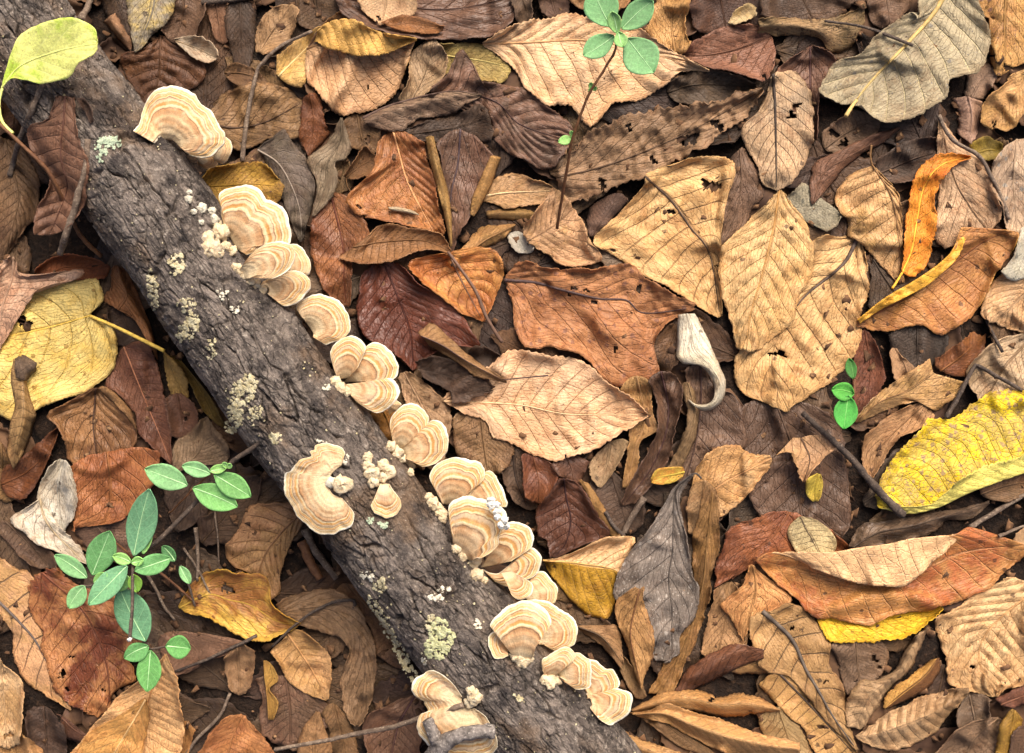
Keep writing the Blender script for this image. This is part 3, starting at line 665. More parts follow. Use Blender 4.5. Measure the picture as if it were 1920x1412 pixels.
# --- copper cluster left of centre
D(4, 'copper leaf with a stair of straight veins beside the third fungus', '8f5434', '6d3a24', '612,378 586,408 582,450 588,500 605,545 640,575', '622,368 638,420 648,470 648,520 650,575', '668,374 688,420 690,446 664,475 660,520 655,575', nv=12, pl=.9, gloss=.2, vein='5a2d1c')
D(5, 'large copper-orange leaf with light raised veins and a pale splinter on it', 'ae6d40', '87492a', '700,272 692,325 645,368 655,398 722,414 805,432', '742,258 760,320 785,378 816,440', '792,258 802,300 817,345 834,440', nv=9, pl=1.1, vein='d09a68', gloss=.2, hol=[(672,388,4),(684,408,4)])
D(6, 'plum-brown leaf with a bluish midrib in the copper cluster', '7a5646', '573a2f', '813,262 822,300 836,370 843,430 846,474', '862,262 858,310 845,372 845,474', '930,285 905,365 886,402 862,440 849,474', nv=8, pl=.8, gloss=.2, vein='4a3a3c', cup=2)
D(7, 'narrow tan scroll of rolled leaf margin lying across the copper cluster', 'b88650', '96683a', '797,258 805,300 822,360 836,420 844,462', '806,254,5 815,305,6 832,362,5 842,420,4 846,462', '814,256 826,310 842,365 848,420 848,462', mi=1, cup=-2, rib=0, nv=22, sl=1, pl=.6, rag=.6, bk=.4)
D(7, 'tan twisted scroll of leaf margin beside the plum-brown leaf', 'bd8d52', '9a6d3d', '920,292 900,335 885,370 882,402', '930,292,5 912,338,5 897,375,4 888,405', '940,296 922,345 905,380 890,405', mi=1, cup=-2, rib=0, nv=16, sl=1, pl=.6, rag=.6, bk=.4)
D(6, 'brown leaf lip curling along the copper cluster, near the deep red leaf', '935f3e', '744728', '690,442 720,419 770,427 826,437 846,470', '660,465,3 720,455,4 790,452,4 846,472,3', '632,484,5 680,496,7 735,488,7 795,468,5 847,474,3', nv=14, sl=1, pl=.7, under='a97c50', gloss=.12)
D(6, 'tan folded leaf lip beside the copper cluster', 'b98853', '946638', '858,474 880,448 908,424 940,420 966,420', '865,474,4 890,462,5 915,445,5 966,422,3', '870,478 885,476 936,452 966,424', nv=10, pl=.6, cup=-2)
D(4, 'large deep red-brown leaf with straight dark veins, next to the copper cluster', '72392a', '552a20', '678,506 668,560 670,598 685,632 738,662 770,690', '722,498 745,555 768,620 775,690', '752,494 790,530 856,582 890,620 902,650 850,648 800,670', nv=11, pl=.6, vein='43211a', gloss=.28, bk=1.2, mix=.7, vstr=.7)
D(6, 'orange-red pointed leaf with pale margin in the copper cluster', 'b06433', 'cf8d4f', '838,474 760,494 803,541 856,582 904,602', '842,476 862,520 884,562 906,603', '850,470 900,462 948,482 936,540 908,603', nv=8, pl=.7, gloss=.2, cup=3, pet='840,472,3 868,510,5 893,548,5 910,590,4 928,622,2 942,642', petr=3.2, ribcol='6b5040')
D(4, 'tan leaf with a pale midrib tucked against the plum-brown lobed leaf', 'c4986a', 'a4764a', '905,362 930,332 980,328 1042,350', '902,369 950,365 1000,362 1046,358', '905,378 950,388 1000,386 1046,368', nv=8, pl=.9, vein='dcbb8c', cup=-2)
D(3, 'brown rolled leaf beneath the tan leaf with a pale midrib', 'a97a49', '855a34', '912,395 950,390 1000,395', '912,402,3 955,400,4 1002,402,3', '915,410 955,412 1002,412', cup=-2, rib=0)
D(4, 'whitish papery leaf scrap beside the rust crumpled leaf', 'cfc6b5', 'b0a48f', '950,440 960,462 975,475', '970,438 978,455 990,472', '990,442 998,455 1002,470', rib=0, cup=4)
# --- around the seedling
D(6, 'big light tan toothed leaf behind the seedling', 'dcb488', 'c89b6c', '905,81 940,56 985,41 1060,26 1130,30 1205,55 1260,92 1328,131', '905,83 990,80 1100,76 1200,95 1330,132', '908,86 942,112 966,132 986,165 1032,200 1075,206 1106,236 1152,202 1205,186 1245,163 1275,136 1330,134', nv=12, sl=2.2, pl=1.3, ser=3, bk=1.8, vein='bb8e60', vstr=.5, rib=1.1, cup=-3, z=1)
D(5, 'amber-tan leaf curling beside the big light tan leaf', 'c39359', '9d6c3c', '1205,60 1222,20 1240,-15', '1268,92 1262,45 1268,-15', '1300,84 1288,55 1295,-15', nv=7, pl=.8, cup=2)
D(3, 'dark mahogany leaf under the red-brown broad leaf', '5c3626', '40251b', '1288,0 1300,60', '1350,-10 1360,50', '1445,-10 1450,45', cup=2)
D(4, 'red-brown broad leaf with wavy lower edge', '8c5744', '6a3e31', '1415,40 1362,50 1313,71 1280,98', '1430,75 1380,95 1330,105 1285,105', '1456,140 1440,159 1418,156 1368,133 1333,127 1295,112', nv=7, pl=1.2, bk=2.5, gloss=.14, hol=[(1432,142,4)])
D(6, 'small straw-coloured torn leaf chip on a dark mahogany leaf', 'cfb587', 'b5965f', '1363,45 1378,21 1405,4', '1370,45 1392,27 1413,14', '1378,47 1400,38 1421,28', nv=5, sl=0, rib=.5, cup=2)
D(3, 'dark folded leaf in the gap near the crumbling leaf', '54402f', '3a2a20', '1250,155 1300,132 1360,130 1418,160', '1258,172,3 1310,160,3 1418,164', '1265,190 1310,200 1420,168', cr=1.2, bk=3)
D(5, 'crumbling grey-brown leaf in tatters with a long bare midrib', '9a7857', '7a5b40', '1068,280 1105,246 1180,218 1260,200 1340,188 1430,166', '1064,330 1120,318 1200,290 1290,250 1360,210 1431,168', '1060,388 1100,372 1146,352 1212,331 1320,273 1395,218 1432,170', cr=1.5, bk=3.0, hol=[(1290,262,14),(1345,235,10),(1225,300,7),(1130,345,9),(1180,240,6)], rag=5, nv=9, vein='5a432f')
D(6, 'tan leaf with dark veins and two ragged holes', 'd3a970', 'b98b54', '1215,335 1166,395 1114,452 1166,488 1210,520 1262,551 1346,596', '1213,334 1262,377 1300,428 1334,478 1350,594', '1256,306 1310,287 1382,300 1364,370 1353,450 1354,592', nv=10, sl=2.0, pl=.9, ser=2, cr=.5, hol=[(1333,347,13),(1258,398,7),(1345,500,4),(1150,470,3)], vein='6a4d33', vstr=.6, rib=1.3, ribcol='4f3c2c', bk=2)
D(5, 'plum-brown leaf tip wedged between two tan leaves', '7e574e', '5d3e38', '1368,292 1358,360 1353,410 1351,460', '1388,285 1390,345 1380,400 1353,460', '1405,279 1420,330 1433,362 1412,392 1394,428 1353,461', nv=7, gloss=.12)
D(7, 'brown spade-shaped leaf with grey blotches and a straight dark midrib', 'bd9a73', '8d7460', '1440,165 1420,208 1390,236 1396,272 1412,302 1422,342 1455,357', '1450,150 1453,200 1455,280 1456,358', '1497,130 1520,176 1528,230 1516,290 1490,340 1458,358', nv=9, sl=2.4, pl=.5, vein='5c4836', vstr=.75, rib=1.7, ribcol='3f332a', hol=[(1487,210,8),(1478,222,5),(1498,197,5)], mix=.9, ser=1)
D(6, 'honey-tan leaf hanging next to the spade-shaped leaf', 'd9b077', 'c4965a', '1440,378 1390,420 1352,465 1352,540 1368,602 1378,655', '1461,362 1450,440 1430,520 1408,590 1400,650', '1485,378 1521,430 1527,500 1500,560 1482,606 1425,660', nv=10, sl=2.5, pl=1.3, cr=.4, ser=1.5, vein='b8894f', cup=-5, rib=1.0)
D(4, 'small dusky purple leaf beside the leaf with two ragged holes', '6b4c42', '4f3730', '1103,440 1105,392 1137,364', '1110,441 1135,405 1160,369', '1120,443 1152,408 1182,374', cup=-4, bk=2.5)
D(5, 'tan curled leaf wrapped round the seedling foot', 'c0946a', '96693f', '975,425 1004,390 1044,346', '1000,445 1035,425 1060,405', '1030,482 1062,505 1127,495 1130,478 1112,455', nv=6, pl=1, cup=5, bk=2.5)
D(3, 'small plum leaf behind the seedling leaves', '76544a', '573c35', '1008,-10 1012,15 1020,30', '1035,-10 1040,15 1045,28', '1065,-10 1066,15 1062,30', cup=3)
D(4, 'orange-tan leaf edge showing behind the seedling leaves', 'bb8459', '99633f', '1062,-15 1075,8 1100,22', '1110,-15 1120,5 1130,20', '1190,-15 1185,5 1170,18', cup=2)
D(3, 'dark curled leaf at the tip of the big light tan leaf', '6d4c3a', '4f3629', '955,-10 965,25 975,55', '975,-10 985,20 990,45', '1000,-10 998,20 995,40', cup=4)
# --- upper right
D(6, 'large grey-green leaf lying face down with a yellow stalk', 'a59677', '8b7d63', '1728,-30 1722,34 1709,24 1672,44 1638,71 1610,102 1566,119 1536,168 1560,192', '1785,-30 1748,30 1712,72 1641,147 1605,190', '1826,-30 1852,44 1856,88 1838,133 1806,142 1780,155 1776,182 1727,214 1666,231 1636,220 1612,198', nv=11, sl=1.6, pl=1.0, vein='c0ae82', vstr=.8, rib=2.6, ribcol='c8a868', pet='1606,188 1595,203,3 1586,218,5', petr=3.4, hol=[(1688,32,3)], ser=1.6, spot=.12, spotcol='6f6a64', bk=.9, cr=.2, curl=.2, lift=88, gloss=-.05)
D(5, 'mouldy brown rolled leaf with a long dark stalk resting on the grey-green leaf', '836845', 'a8855b', '1420,34 1464,31 1546,36 1590,24 1621,6', '1425,48,6 1480,46,6 1550,55,6 1621,20,4', '1420,62 1454,66 1536,72 1558,102 1598,85 1622,42', mi=1, cup=-4, nv=10, pl=.6, rib=0, pet=None, spot=.3)
D(3, 'dark umber leaf near the mouldy rolled leaf', '62412f', '472d20', '1420,-15 1425,35', '1500,-15 1520,30', '1600,-15 1615,5', cup=2)
D(4, 'plum-brown leaf beside the top of the grey-green leaf', '775246', '583b32', '1622,-15 1625,20 1630,50', '1660,-15 1665,15 1668,42', '1712,-15 1706,10 1700,28', cup=-4)
D(5, 'wine-brown leaf with a notched base under the spade-shaped leaf', '7c4f45', '5c3831', '1502,98 1472,115 1450,150 1480,200 1522,262', '1520,92 1521,130 1523,190 1528,262', '1527,84 1556,94 1570,116 1555,148 1538,172 1532,262', nv=7, pl=.9, gloss=.12, vein='4b2f2a')
D(5, 'amber leaf with scalloped edge and a hole beside the grey-green leaf', 'c68c52', 'ab7040', '1826,-15 1841,30 1856,36 1848,76 1858,112 1866,140', '1890,-15 1885,40 1885,100 1880,135', '1945,-15 1945,60 1935,110 1900,128', nv=7, cr=.5, hol=[(1861,105,3),(1892,128,8)], spot=.14, spotcol='6d4a45')
D(5, 'crinkled tan leaf tip next to the amber scalloped leaf', 'cf9f66', 'ad7c48', '1896,136 1874,162 1841,190 1838,231', '1925,140 1905,175 1875,210 1860,238', '1945,180 1925,212 1896,246 1864,240', cr=.8, bk=2.5, hol=[(1864,233,4)])
D(4, 'dusty mauve leaf fragment under the crinkled tan tip', 'a48369', '83644f', '1808,176 1815,140 1850,118', '1825,180 1840,155 1860,132', '1846,187 1862,165 1872,145')
D(4, 'pinkish-tan folded leaf behind the grey-green leaf rim', 'b8927a', '967058', '1785,185 1798,215 1795,250', '1812,180,4 1820,220,5 1815,265,3', '1842,190 1836,238 1822,270', cup=-2)
D(5, 'rusty twisted leaf lying in the gap next to the grey-green leaf', '7b4d3a', '5c3629', '1520,385 1523,314 1556,292 1612,262 1686,238', '1528,375 1545,325 1580,300 1630,272 1686,239', '1548,360 1566,338 1584,316 1612,292 1658,266 1688,240', bk=2.5, cr=.5, gloss=.12, cup=-3)
D(4, 'pale grey leaf mottled with lichen next to the rusty twisted leaf', 'a89c80', '857a62', '1471,368 1505,343 1532,366', '1485,390 1525,385 1565,395', '1520,422 1560,441 1584,408', spot=.3, spotcol='5d5a4c', rib=.5, bk=2)
D(2, 'dark brown leaf behind the orange leaf', '5a4132', '403026', '1640,300 1708,262 1760,256', '1655,325 1715,300 1765,285', '1676,348 1730,335 1775,310')
D(3, 'brown leaf fragment with rotted gaps beneath the yellow stalk', '806149', '624835', '1535,252 1560,232 1600,200', '1555,275 1590,250 1640,225', '1572,292 1610,275 1652,245', hol=[(1565,250,8),(1580,270,8)], cr=.6)
D(6, 'glossy tan curled leaf with a twisted tip beside the orange leaf', 'cb9e69', 'ab7c49', '1632,312,4 1592,328,4 1568,360,3 1570,392 1588,415 1588,440 1622,466 1682,531', '1636,311,5 1668,362,4 1680,410,3 1688,470 1690,530', '1640,313,5 1672,345,4 1689,372,3 1693,412 1693,475 1697,530', nv=9, sl=2, pl=1.6, cup=-4, gloss=.15, vein='8f6a43', pet='1636,312,4 1632,292,6 1634,272,8', petr=1.6)
D(8, 'bright orange leaf with saw-toothed edge and yellow stalk', 'e98a2c', 'd95a1c', '1690,508 1694,470 1701,410 1706,367 1720,323 1747,296 1778,288 1820,293', '1694,506 1711,470 1722,410 1735,352 1766,312 1820,294', '1716,522 1741,490 1747,460 1758,418 1752,368 1771,333 1795,306 1821,296', nv=11, sl=2, pl=.4, ser=2.2, vein='f0b24a', mix=.7, stain=.1, gloss=.1, bk=1.2, cup=3, ribcol='f0b840', pet='1694,506 1684,524 1673,541', petr=2.2, spot=.03, tooth=7)
D(5, 'tan leaf with straight ladder veins behind the orange leaf', 'bf9b76', 'a07b58', '1760,222 1754,320 1760,372 1752,440 1775,472', '1762,222 1785,330 1815,385 1842,420', '1765,222 1800,268 1846,310 1876,370 1884,412 1850,445', nv=10, pl=.6, vein='8d6d4e', rib=1.2)
D(4, 'pale tan leaf with a grey stain at the vine twig', 'c9a987', 'a58a70', '1866,290 1858,330 1880,400 1890,440', '1905,275 1900,340 1905,400 1905,450', '1950,262 1950,340 1950,400 1940,450', nv=8, spot=.12, spotcol='8b867c')
D(3, 'olive-yellow leaf bit beside the vine twig', 'a48832', '7d6527', '1815,272 1848,255 1880,270', '1830,285 1855,278 1880,285', '1842,300 1865,298 1878,288', gloss=.15)
D(6, 'chalky white leaf scrap overlapping the orange-brown leaf', 'dad0b8', 'c0b498', '1915,425 1902,478 1874,514', '1930,430 1920,480 1905,517', '1950,430 1945,490 1935,520', spot=.2, spotcol='6d6a60', rib=0)
D(6.5, 'pale splinter lying on the copper-orange leaf with raised veins', 'd0bd9c', 'b39c78', '728,388 745,388 772,394 786,402', '729,391,1 746,393,1 770,398,1 786,403', '732,395 748,398 770,402 785,404', rag=.3, bk=.3, cr=.05, rib=0, name='wood_splinter', cat='splinter', curl=0)
# --- right
D(7, 'broad orange-brown leaf with a golden folded upper margin', 'bd7c45', 'a3653c', '1612,607,3 1655,578,6 1700,556,8 1745,530,9 1790,486,8 1806,440,5', '1608,600,5 1660,559,9 1727,519,11 1779,478,10 1806,426,6', '1606,606,1 1690,565,1 1770,510,1 1850,452,1 1906,434,1', '1606,612 1650,623 1700,616 1735,614 1775,631 1836,585 1871,520 1905,455', mi=2, under='e0a436', nv=12, sl=1.5, pl=.5, vein='8d5632', vstr=.35, gloss=.16, bk=1.2, rag=1.5, ser=1.5)
D(5, 'tan leaf with ladder veins under one end of the orange-brown leaf', 'cba377', 'ad8255', '1900,490 1862,530 1835,585 1850,605', '1950,520 1910,560 1870,600', '1960,600 1930,628 1890,620', nv=8, pl=.8)
D(5, 'large honey-coloured leaf with wavy veins and a torn slit', 'd1a871', 'b98d57', '1588,440 1530,445 1470,500 1402,600 1378,672 1386,735 1440,760', '1603,455 1577,498 1505,556 1462,620 1446,690 1476,766', '1624,468 1634,510 1621,590 1606,660 1566,708 1522,745 1480,769', nv=9, sl=2.2, pl=1.9, cr=.35, bk=2, vein='8c6a45', rib=2.2, ribcol='55453a', hol=[(1447,664,5),(1460,662,6),(1470,666,4)], cup=-3, ribf=(0, .48))
D(4, 'rust-coloured leaf standing on edge beside the green sprig', '81452f', '5f3226', '1603,640 1600,700 1601,750 1610,782', '1622,622 1632,690 1625,750 1612,782', '1644,642 1658,698 1652,728 1615,778', spot=.2, cr=.5, gloss=.1)
D(2, 'leaf toned as shade in hollow under the orange-brown leaf', '44332a', '33261f', '1665,620 1670,660 1680,690', '1720,615 1720,650 1720,685', '1785,625 1780,650 1765,680')  # shade of the cave-like hollow, put into this leaf's dark colour
D(3, 'narrow tan leaf peeping from the hollow under the orange-brown leaf', 'b48b64', '8d6846', '1668,655 1672,690 1680,715', '1680,655 1695,685 1700,712', '1690,668 1712,685 1722,700')
D(6, 'tan leaf folded lengthwise with a bleached torn rim', 'c49863', 'a1733f', '1600,791 1625,759,3 1660,727,5 1727,683,6 1744,673,5', '1605,792 1650,755,5 1700,735,5 1750,700,4', '1612,792 1645,777 1692,760 1727,754 1757,770 1806,742 1815,718', mi=1, nv=8, pl=.7, under='d6b890', vein='7d5b38', rib=.8)
D(5, 'glossy chestnut leaf under a bent dark twig', '99582f', '743d22', '1746,675 1777,656 1806,636 1822,618', '1775,690 1805,668 1838,635', '1808,712 1842,690 1846,650 1853,622', gloss=.2, cup=-3)
D(5, 'pale beige leaf with dark veins crossed by the bent dark twig', 'c3a581', 'a58660', '1880,630 1842,650 1815,690 1814,720 1828,745', '1925,640 1880,690 1850,745', '1960,700 1940,750 1900,760', nv=8, vein='7c6246', vstr=.7)
D(5, 'tan-brown leaf between the dark straight twig and the spotted yellow leaf', 'b1855a', '8f6742', '1702,759 1660,785 1620,818 1617,876 1631,898', '1730,762 1690,800 1650,845 1634,897', '1757,780 1727,804 1680,828 1646,882 1636,897', nv=7, pl=.8, cup=3)
D(8, 'large yellow leaf with brown spots, lower margin folded over', 'e8c61c', '9c8450', '1640,930 1648,905 1662,878 1692,827 1720,806 1743,786 1778,784 1796,779 1836,748 1860,733 1890,731 1960,728', '1644,938 1690,905,2 1760,860,3 1850,800,3 1960,770,2', '1648,952,2 1700,962,4 1760,950,6 1830,918,7 1960,872,6', '1690,950,6 1745,945,8 1775,922,10 1812,888,11 1870,866,10 1960,842,9', mi=2, nv=15, sl=-4.0, pl=.6, mix=.65, stain=.1, under='dccb66', spot=.8, spotcol='85695a', vein='b8981c', vstr=.55, gloss=.06, bk=1.2, ser=2.5, rib=.0, tooth=12)
D(3, 'wide dusky brown flat leaf under the torn tan scrap', '6c5045', '503a33', '1380,760 1392,830 1400,920 1450,1012', '1460,762 1490,850 1500,940 1520,1040', '1560,768 1582,822 1596,960 1586,1012', gloss=.2, nv=9, pl=.5, spot=.12)
D(6, 'torn tan scrap with a dark midrib on the dusky flat leaf', 'c5986d', 'a4774d', '1454,847 1487,851 1496,888 1506,903', '1510,838 1518,862 1508,902', '1571,816 1566,838 1533,868 1508,904', nv=5, cup=4, vein='5d4430', rag=3)
D(7, 'small oval yellow leaflet on a dark leaf beside the torn tan scrap', 'd2b748', 'b89a3a', '1533,888 1514,900 1512,925 1524,940', '1536,889 1528,912 1528,940', '1538,889 1543,908 1538,932 1532,940', cup=2, rag=.3, bk=.4, nv=5, vstr=.2)
D(7, 'small oval leaflet blending from yellow to orange by the grey curled leaf', 'dcc04e', 'd98a3c', '1281,876 1255,877 1232,881 1220,900', '1281,884 1258,888 1235,893 1221,902', '1281,893 1262,905 1240,909 1222,905', cup=2, rag=.3, bk=.4, nv=5, vstr=.2, mix=1)
# --- centre
D(6, 'crumpled rust leaf with pinholes and a dark ridge midrib', 'b0714a', '8d5131', '965,490 1000,494 1060,506 1105,499 1180,494 1206,516 1262,551 1306,570', '958,526 1004,530 1052,543 1123,560 1174,563 1208,587 1300,577', '958,560 964,622 986,656 1032,650 1082,671 1116,696 1160,724 1232,703 1226,650 1242,615 1262,599 1304,580', cr=1.0, bk=2.8, nv=8, pl=.6, hol=[(1114,567,4),(1076,541,4),(1100,545,4),(1153,653,5),(1198,541,6),(1068,553,3)], rib=1.7, ribcol='4d3a36', spot=.35, spotcol='6b4436', gloss=.1, lift=55)
D(8, 'large light tan leaf with a pale midrib, lying over the rust leaf', 'dbb28a', 'c99c70', '830,748 862,720 920,682 960,656 1020,655 1072,672 1112,691 1162,723 1192,751 1214,776', '832,752 930,756 985,761 1050,775 1110,778 1215,778', '840,757 872,776 910,790 926,820 966,836 1010,858 1050,868 1082,861 1132,840 1180,806 1215,780', nv=12, sl=2.2, pl=.9, ser=2.2, vein='a57b54', vstr=.6, ribcol='dcb98c', rib=1.1, hol=[(1060,857,3)], bk=1.6, lift=60, tooth=13)
D(9, 'brown shrivelled leaf curled like a boat on the light tan leaf', 'a97f54', '85613d', '783,623 812,607 848,637 876,664 950,714', '790,630,5 830,648,7 880,680,7 950,716,3', '806,650 854,678 890,706 920,713 950,718', mi=1, cup=-3, nv=14, pl=.7, pet='945,712 985,708,2 1028,704,3', petr=1.3, ribcol='59423a', rib=.6)
D(8, 'dark flaking bark-like leaf scrap beside the boat-shaped leaf', '573f38', '3f2d29', '775,677 800,670 835,673 885,692 928,726', '790,692 840,705 880,722 915,735', '800,711 845,736 851,756 900,746 928,730', cr=1.3, bk=2.5, rib=0, rag=3)
D(7, 'dark reddish scrap behind the boat-shaped leaf', '543831', '3d2925', '875,655 905,650 945,668', '890,670 915,668 948,690', '905,688 930,690 950,705', cr=1.2, rib=0, rag=3)
D(5, 'dull tan leaf standing beside the heart-shaped fungus lobes', 'b48f6b', '94704f', '744,706 760,760 790,802 802,862', '762,703 790,755 815,810 820,866', '782,702 832,745 847,792 832,870', nv=9, pl=1.3, cup=-4)
D(3, 'orange-brown leaf corner at the log edge between two fungi', '9c632a', '7d4820', '690,780 705,800 722,835', '715,770 728,800 735,835', '745,770 750,800 748,830', gloss=.15)
D(4, 'brown leaf with wavy veins under the light tan leaf', '94684b', '714b35', '845,775 850,830 862,868', '900,790 905,835 912,875', '968,832 962,860 950,885', nv=9, pl=1.2, cup=-3)
D(3, 'dark leaf with a black midrib beside the pair of banded fungi', '6b5140', '4d392c', '930,860 945,905 965,945', '965,850 970,900 990,950', '1005,855 1010,900 1010,950', vein='33261e')
D(6, 'narrow amber strip of leaf draped between the light tan and purple leaves', 'c29462', '9d6f42', '1163,722 1180,790 1176,850 1167,915', '1192,714 1205,780 1190,840 1172,915', '1217,708 1226,778 1233,806 1200,828 1198,868 1176,913', nv=10, pl=.7, cup=3)
D(6, 'dark purple-brown leaf with slanting parallel veins', '6d483f', '4e322d', '1216,708 1232,760 1230,812 1205,865 1180,905 1163,945', '1243,704 1255,765 1246,825 1218,885 1172,945', '1267,700 1282,726 1276,768 1264,822 1240,885 1190,945', nv=13, sl=-3, pl=.6, vein='442b27', gloss=.24)
D(5, 'olive-brown leaf strip beside the dark purple-brown leaf', '977552', '765839', '1275,720 1290,775 1275,830 1245,890', '1290,720,3 1302,780,3 1285,835,3 1255,892', '1302,730 1310,790 1296,845 1265,895', cup=-2)
D(4, 'mauve-brown broad leaf beneath the curled white leaf', '7c5d51', '5d443a', '1285,690 1290,760 1285,830 1262,900', '1312,690 1310,760 1300,830 1285,900', '1345,730 1378,742 1398,800 1398,838 1330,860', nv=7, gloss=.15, vein='513b34')
D(8, 'curled bleached white leaf twisted like a hook', 'ddd1b8', 'c9b897', '1271,590,5 1270,630,5 1268,666,6 1282,682,8 1308,684,9 1326,699,10 1338,720,12 1338,744,13 1326,757,12 1305,757,10 1292,749,8', '1286,588,5 1293,625,6 1298,655,7 1312,670,9 1327,685,11 1341,703,12 1349,722,11 1348,748,10 1333,763,9 1305,763,8 1291,750,7', '1302,588,4 1318,616,8 1335,650,10 1345,675,11 1352,692,11 1359,708,10 1362,722,8 1358,745,6 1344,763,5 1318,771,6 1290,751,7', mi=1, rag=.8, bk=.6, cr=.15, nv=6, rib=.5, spot=.02, vstr=.25, z=5, curl=0)
D(6, 'cream-tan leaf with fan-like veins and a pinched tip', 'd3a773', 'b98850', '1443,852 1398,846 1382,829 1335,834 1300,880', '1444,860 1393,885 1345,912 1300,950', '1444,880 1428,897 1398,938 1345,974 1300,952', nv=8, sl=-2, pl=1.0, vein='b8895a', cup=-3)
D(5, 'small russet leaf half of a pair next to the light tan leaf', '82482f', '613224', '976,850 980,905 986,938', '1000,855 1010,900 1010,940', '1030,864 1049,896 1020,942', nv=7, gloss=.24)
D(5, 'small plum leaf half of a pair next to the light tan leaf', '754945', '573431', '1030,868 1040,885 1056,900', '1065,863 1072,880 1076,905', '1105,860 1098,885 1090,908', nv=6, gloss=.24)
D(6, 'dark wine-coloured beech leaf with branching veins beside the fungi', '643a36', '4a2a28', '1052,897 1020,930 1005,965 1010,1002 1026,1015 1032,1046', '1057,898 1062,935 1070,975 1060,1020 1036,1046', '1062,898 1090,912 1120,960 1142,1000 1096,1022 1040,1046', nv=8, sl=2.2, pl=.6, gloss=.28, vein='341d1c', vstr=.7)
D(5, 'tan strip of leaf along the dark wine-coloured leaf', 'b0824c', '8d6034', '1084,898 1110,948 1132,985 1148,1008', '1095,905,2 1122,950,3 1158,1008', '1105,905 1140,965 1164,1008', cup=-1, rib=0)
D(4, 'buff leaf with grey mould under the tip of the light tan leaf', 'b3936d', '8f7252', '1104,862 1107,895 1122,913', '1145,842 1140,872 1124,914', '1180,820 1165,862 1128,914', nv=7)
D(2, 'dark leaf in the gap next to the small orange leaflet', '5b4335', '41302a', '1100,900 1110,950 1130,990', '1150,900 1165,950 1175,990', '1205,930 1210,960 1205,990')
# --- left
D(5, 'small yellow-brown toothed leaf behind the second cluster of fungi', 'b38a34', '8a6430', '378,332 395,312 440,305 490,303 525,335', '375,350 420,348 470,345 526,350', '382,380 395,400 440,410 500,400 524,380', ser=2.5, spot=.25, spotcol='7a4a20', cup=3, gloss=.05)
D(4, 'red-brown leaf behind the yellow heart leaf', '98512f', '743a22', '58,512 88,487 136,474 172,480 206,497', '90,515 130,500 200,508', '120,535 165,530 198,522', gloss=.12)
D(6, 'pinkish-tan rough leaf lying over the yellow heart leaf', 'cba384', 'a97f62', '17,480 0,500 -30,560 -20,640', '25,488 22,525 5,575 -2,655', '32,498 40,520 100,512 158,505 150,522 80,537 52,568 28,606 0,652', cr=1.0, bk=2.2, rag=3)
D(5, 'large yellow heart-shaped leaf with a long yellow stalk', 'dfc374', 'd0aa50', '170,586 190,570 194,545 176,524 110,531 50,545 -20,590 -60,640', '168,592 100,610 30,625 -60,645', '172,598 208,606 223,640 210,694 165,733 95,760 10,785 -60,670', nv=6, sl=2.5, pl=.6, spot=.16, spotcol='8a6528', stain=.15, lift=88, curl=.5, vein='c49a3a', vstr=.5, hol=[(44,605,14)], pet='168,592,1 215,612,4 260,634,6 308,658,7', petr=3.2, ribcol='e2bb55', rib=.8, gloss=.05, bk=1.5)
D(7, 'scrolled tan leaf standing on the yellow heart leaf', 'b18b5b', '8c6a42', '25,672 20,712 28,760 17,800 15,852 25,880', '42,700,8 45,740,11 42,790,12 30,840,10 25,880,4', '50,690 52,730 66,770 65,790 52,832 26,880', mi=1, cup=-3, nv=11, sl=1, pl=.7, rag=.8, rib=0, bk=.5)
D(7, 'shrivelled dark scrap on the yellow heart leaf', '6f5748', '54413a', '25,678 38,666 52,668', '35,700 48,690 62,682', '48,716 58,708 70,690', cr=1.5, rib=0)
D(4, 'cinnamon leaf folded like a hood between yellow leaf and log', 'a4663f', '7f4b2d', '190,562 205,535 208,504 219,497', '220,580,6 235,550,8 225,520,6 222,500,4', '262,605 284,625 297,678 289,630 272,579 240,514 226,500', mi=1, cup=-4, nv=10, pl=1.0, gloss=.1)
D(3, 'leaf coloured as the shade under the cinnamon hood', '4a2e20', '38231a', '195,570 200,610 215,650', '230,585 240,615 255,640', '265,600 280,630 285,660')  # dark tint paints the shade inside the folded hood
D(4, 'long maroon-brown leaf with a feathery pale midrib', '7e4b39', '5d3327', '190,718 218,742 252,773 262,814 300,852 322,872', '240,670 270,745 296,807 322,872', '282,632 299,698 312,766 322,836 323,872', nv=16, sl=2.0, pl=.5, vein='a06a4c', gloss=.15, rib=.8)
D(5, 'walnut-brown rounded leaf with dark midrib under the yellow heart leaf', '8a5a3a', '6b4129', '172,728 129,752 82,776 100,800 122,830 130,864 168,886', '180,728 179,770 178,805 185,878', '186,728 218,759 240,786 256,820 236,861 190,886', nv=6, pl=1.2, bk=2.4, cr=.5, gloss=.15, vein='3c2619', rib=1.0)
D(5, 'cinnamon leaf margin lying beside the walnut-brown leaf', 'a8744b', '86583a', '183,728 210,752 232,775', '200,728,3 225,752,3 248,790', '215,735 245,770 258,815', cup=-1, rib=0)
D(3, 'dark russet leaf next to the scrolled tan leaf', '7a4122', '5a2f1b', '0,882 40,860 82,822 108,800', '10,905 50,885 90,845 110,802', '14,935 50,930 85,872 106,822', gloss=.2)
D(2, 'brown leaf corner next to the scrolled tan leaf', '875c3a', '6a4529', '-20,830 -20,900 -10,935', '5,840 8,890 10,935', '25,870 30,905 30,940')
D(4, 'mustard-brown toothed leaf hanging by the log side', 'b08a4b', '8a6932', '306,660 313,712 322,744 344,760', '308,660 325,705 340,740 348,760', '310,660 340,694 355,732 352,760', nv=8, ser=2, pl=.8)
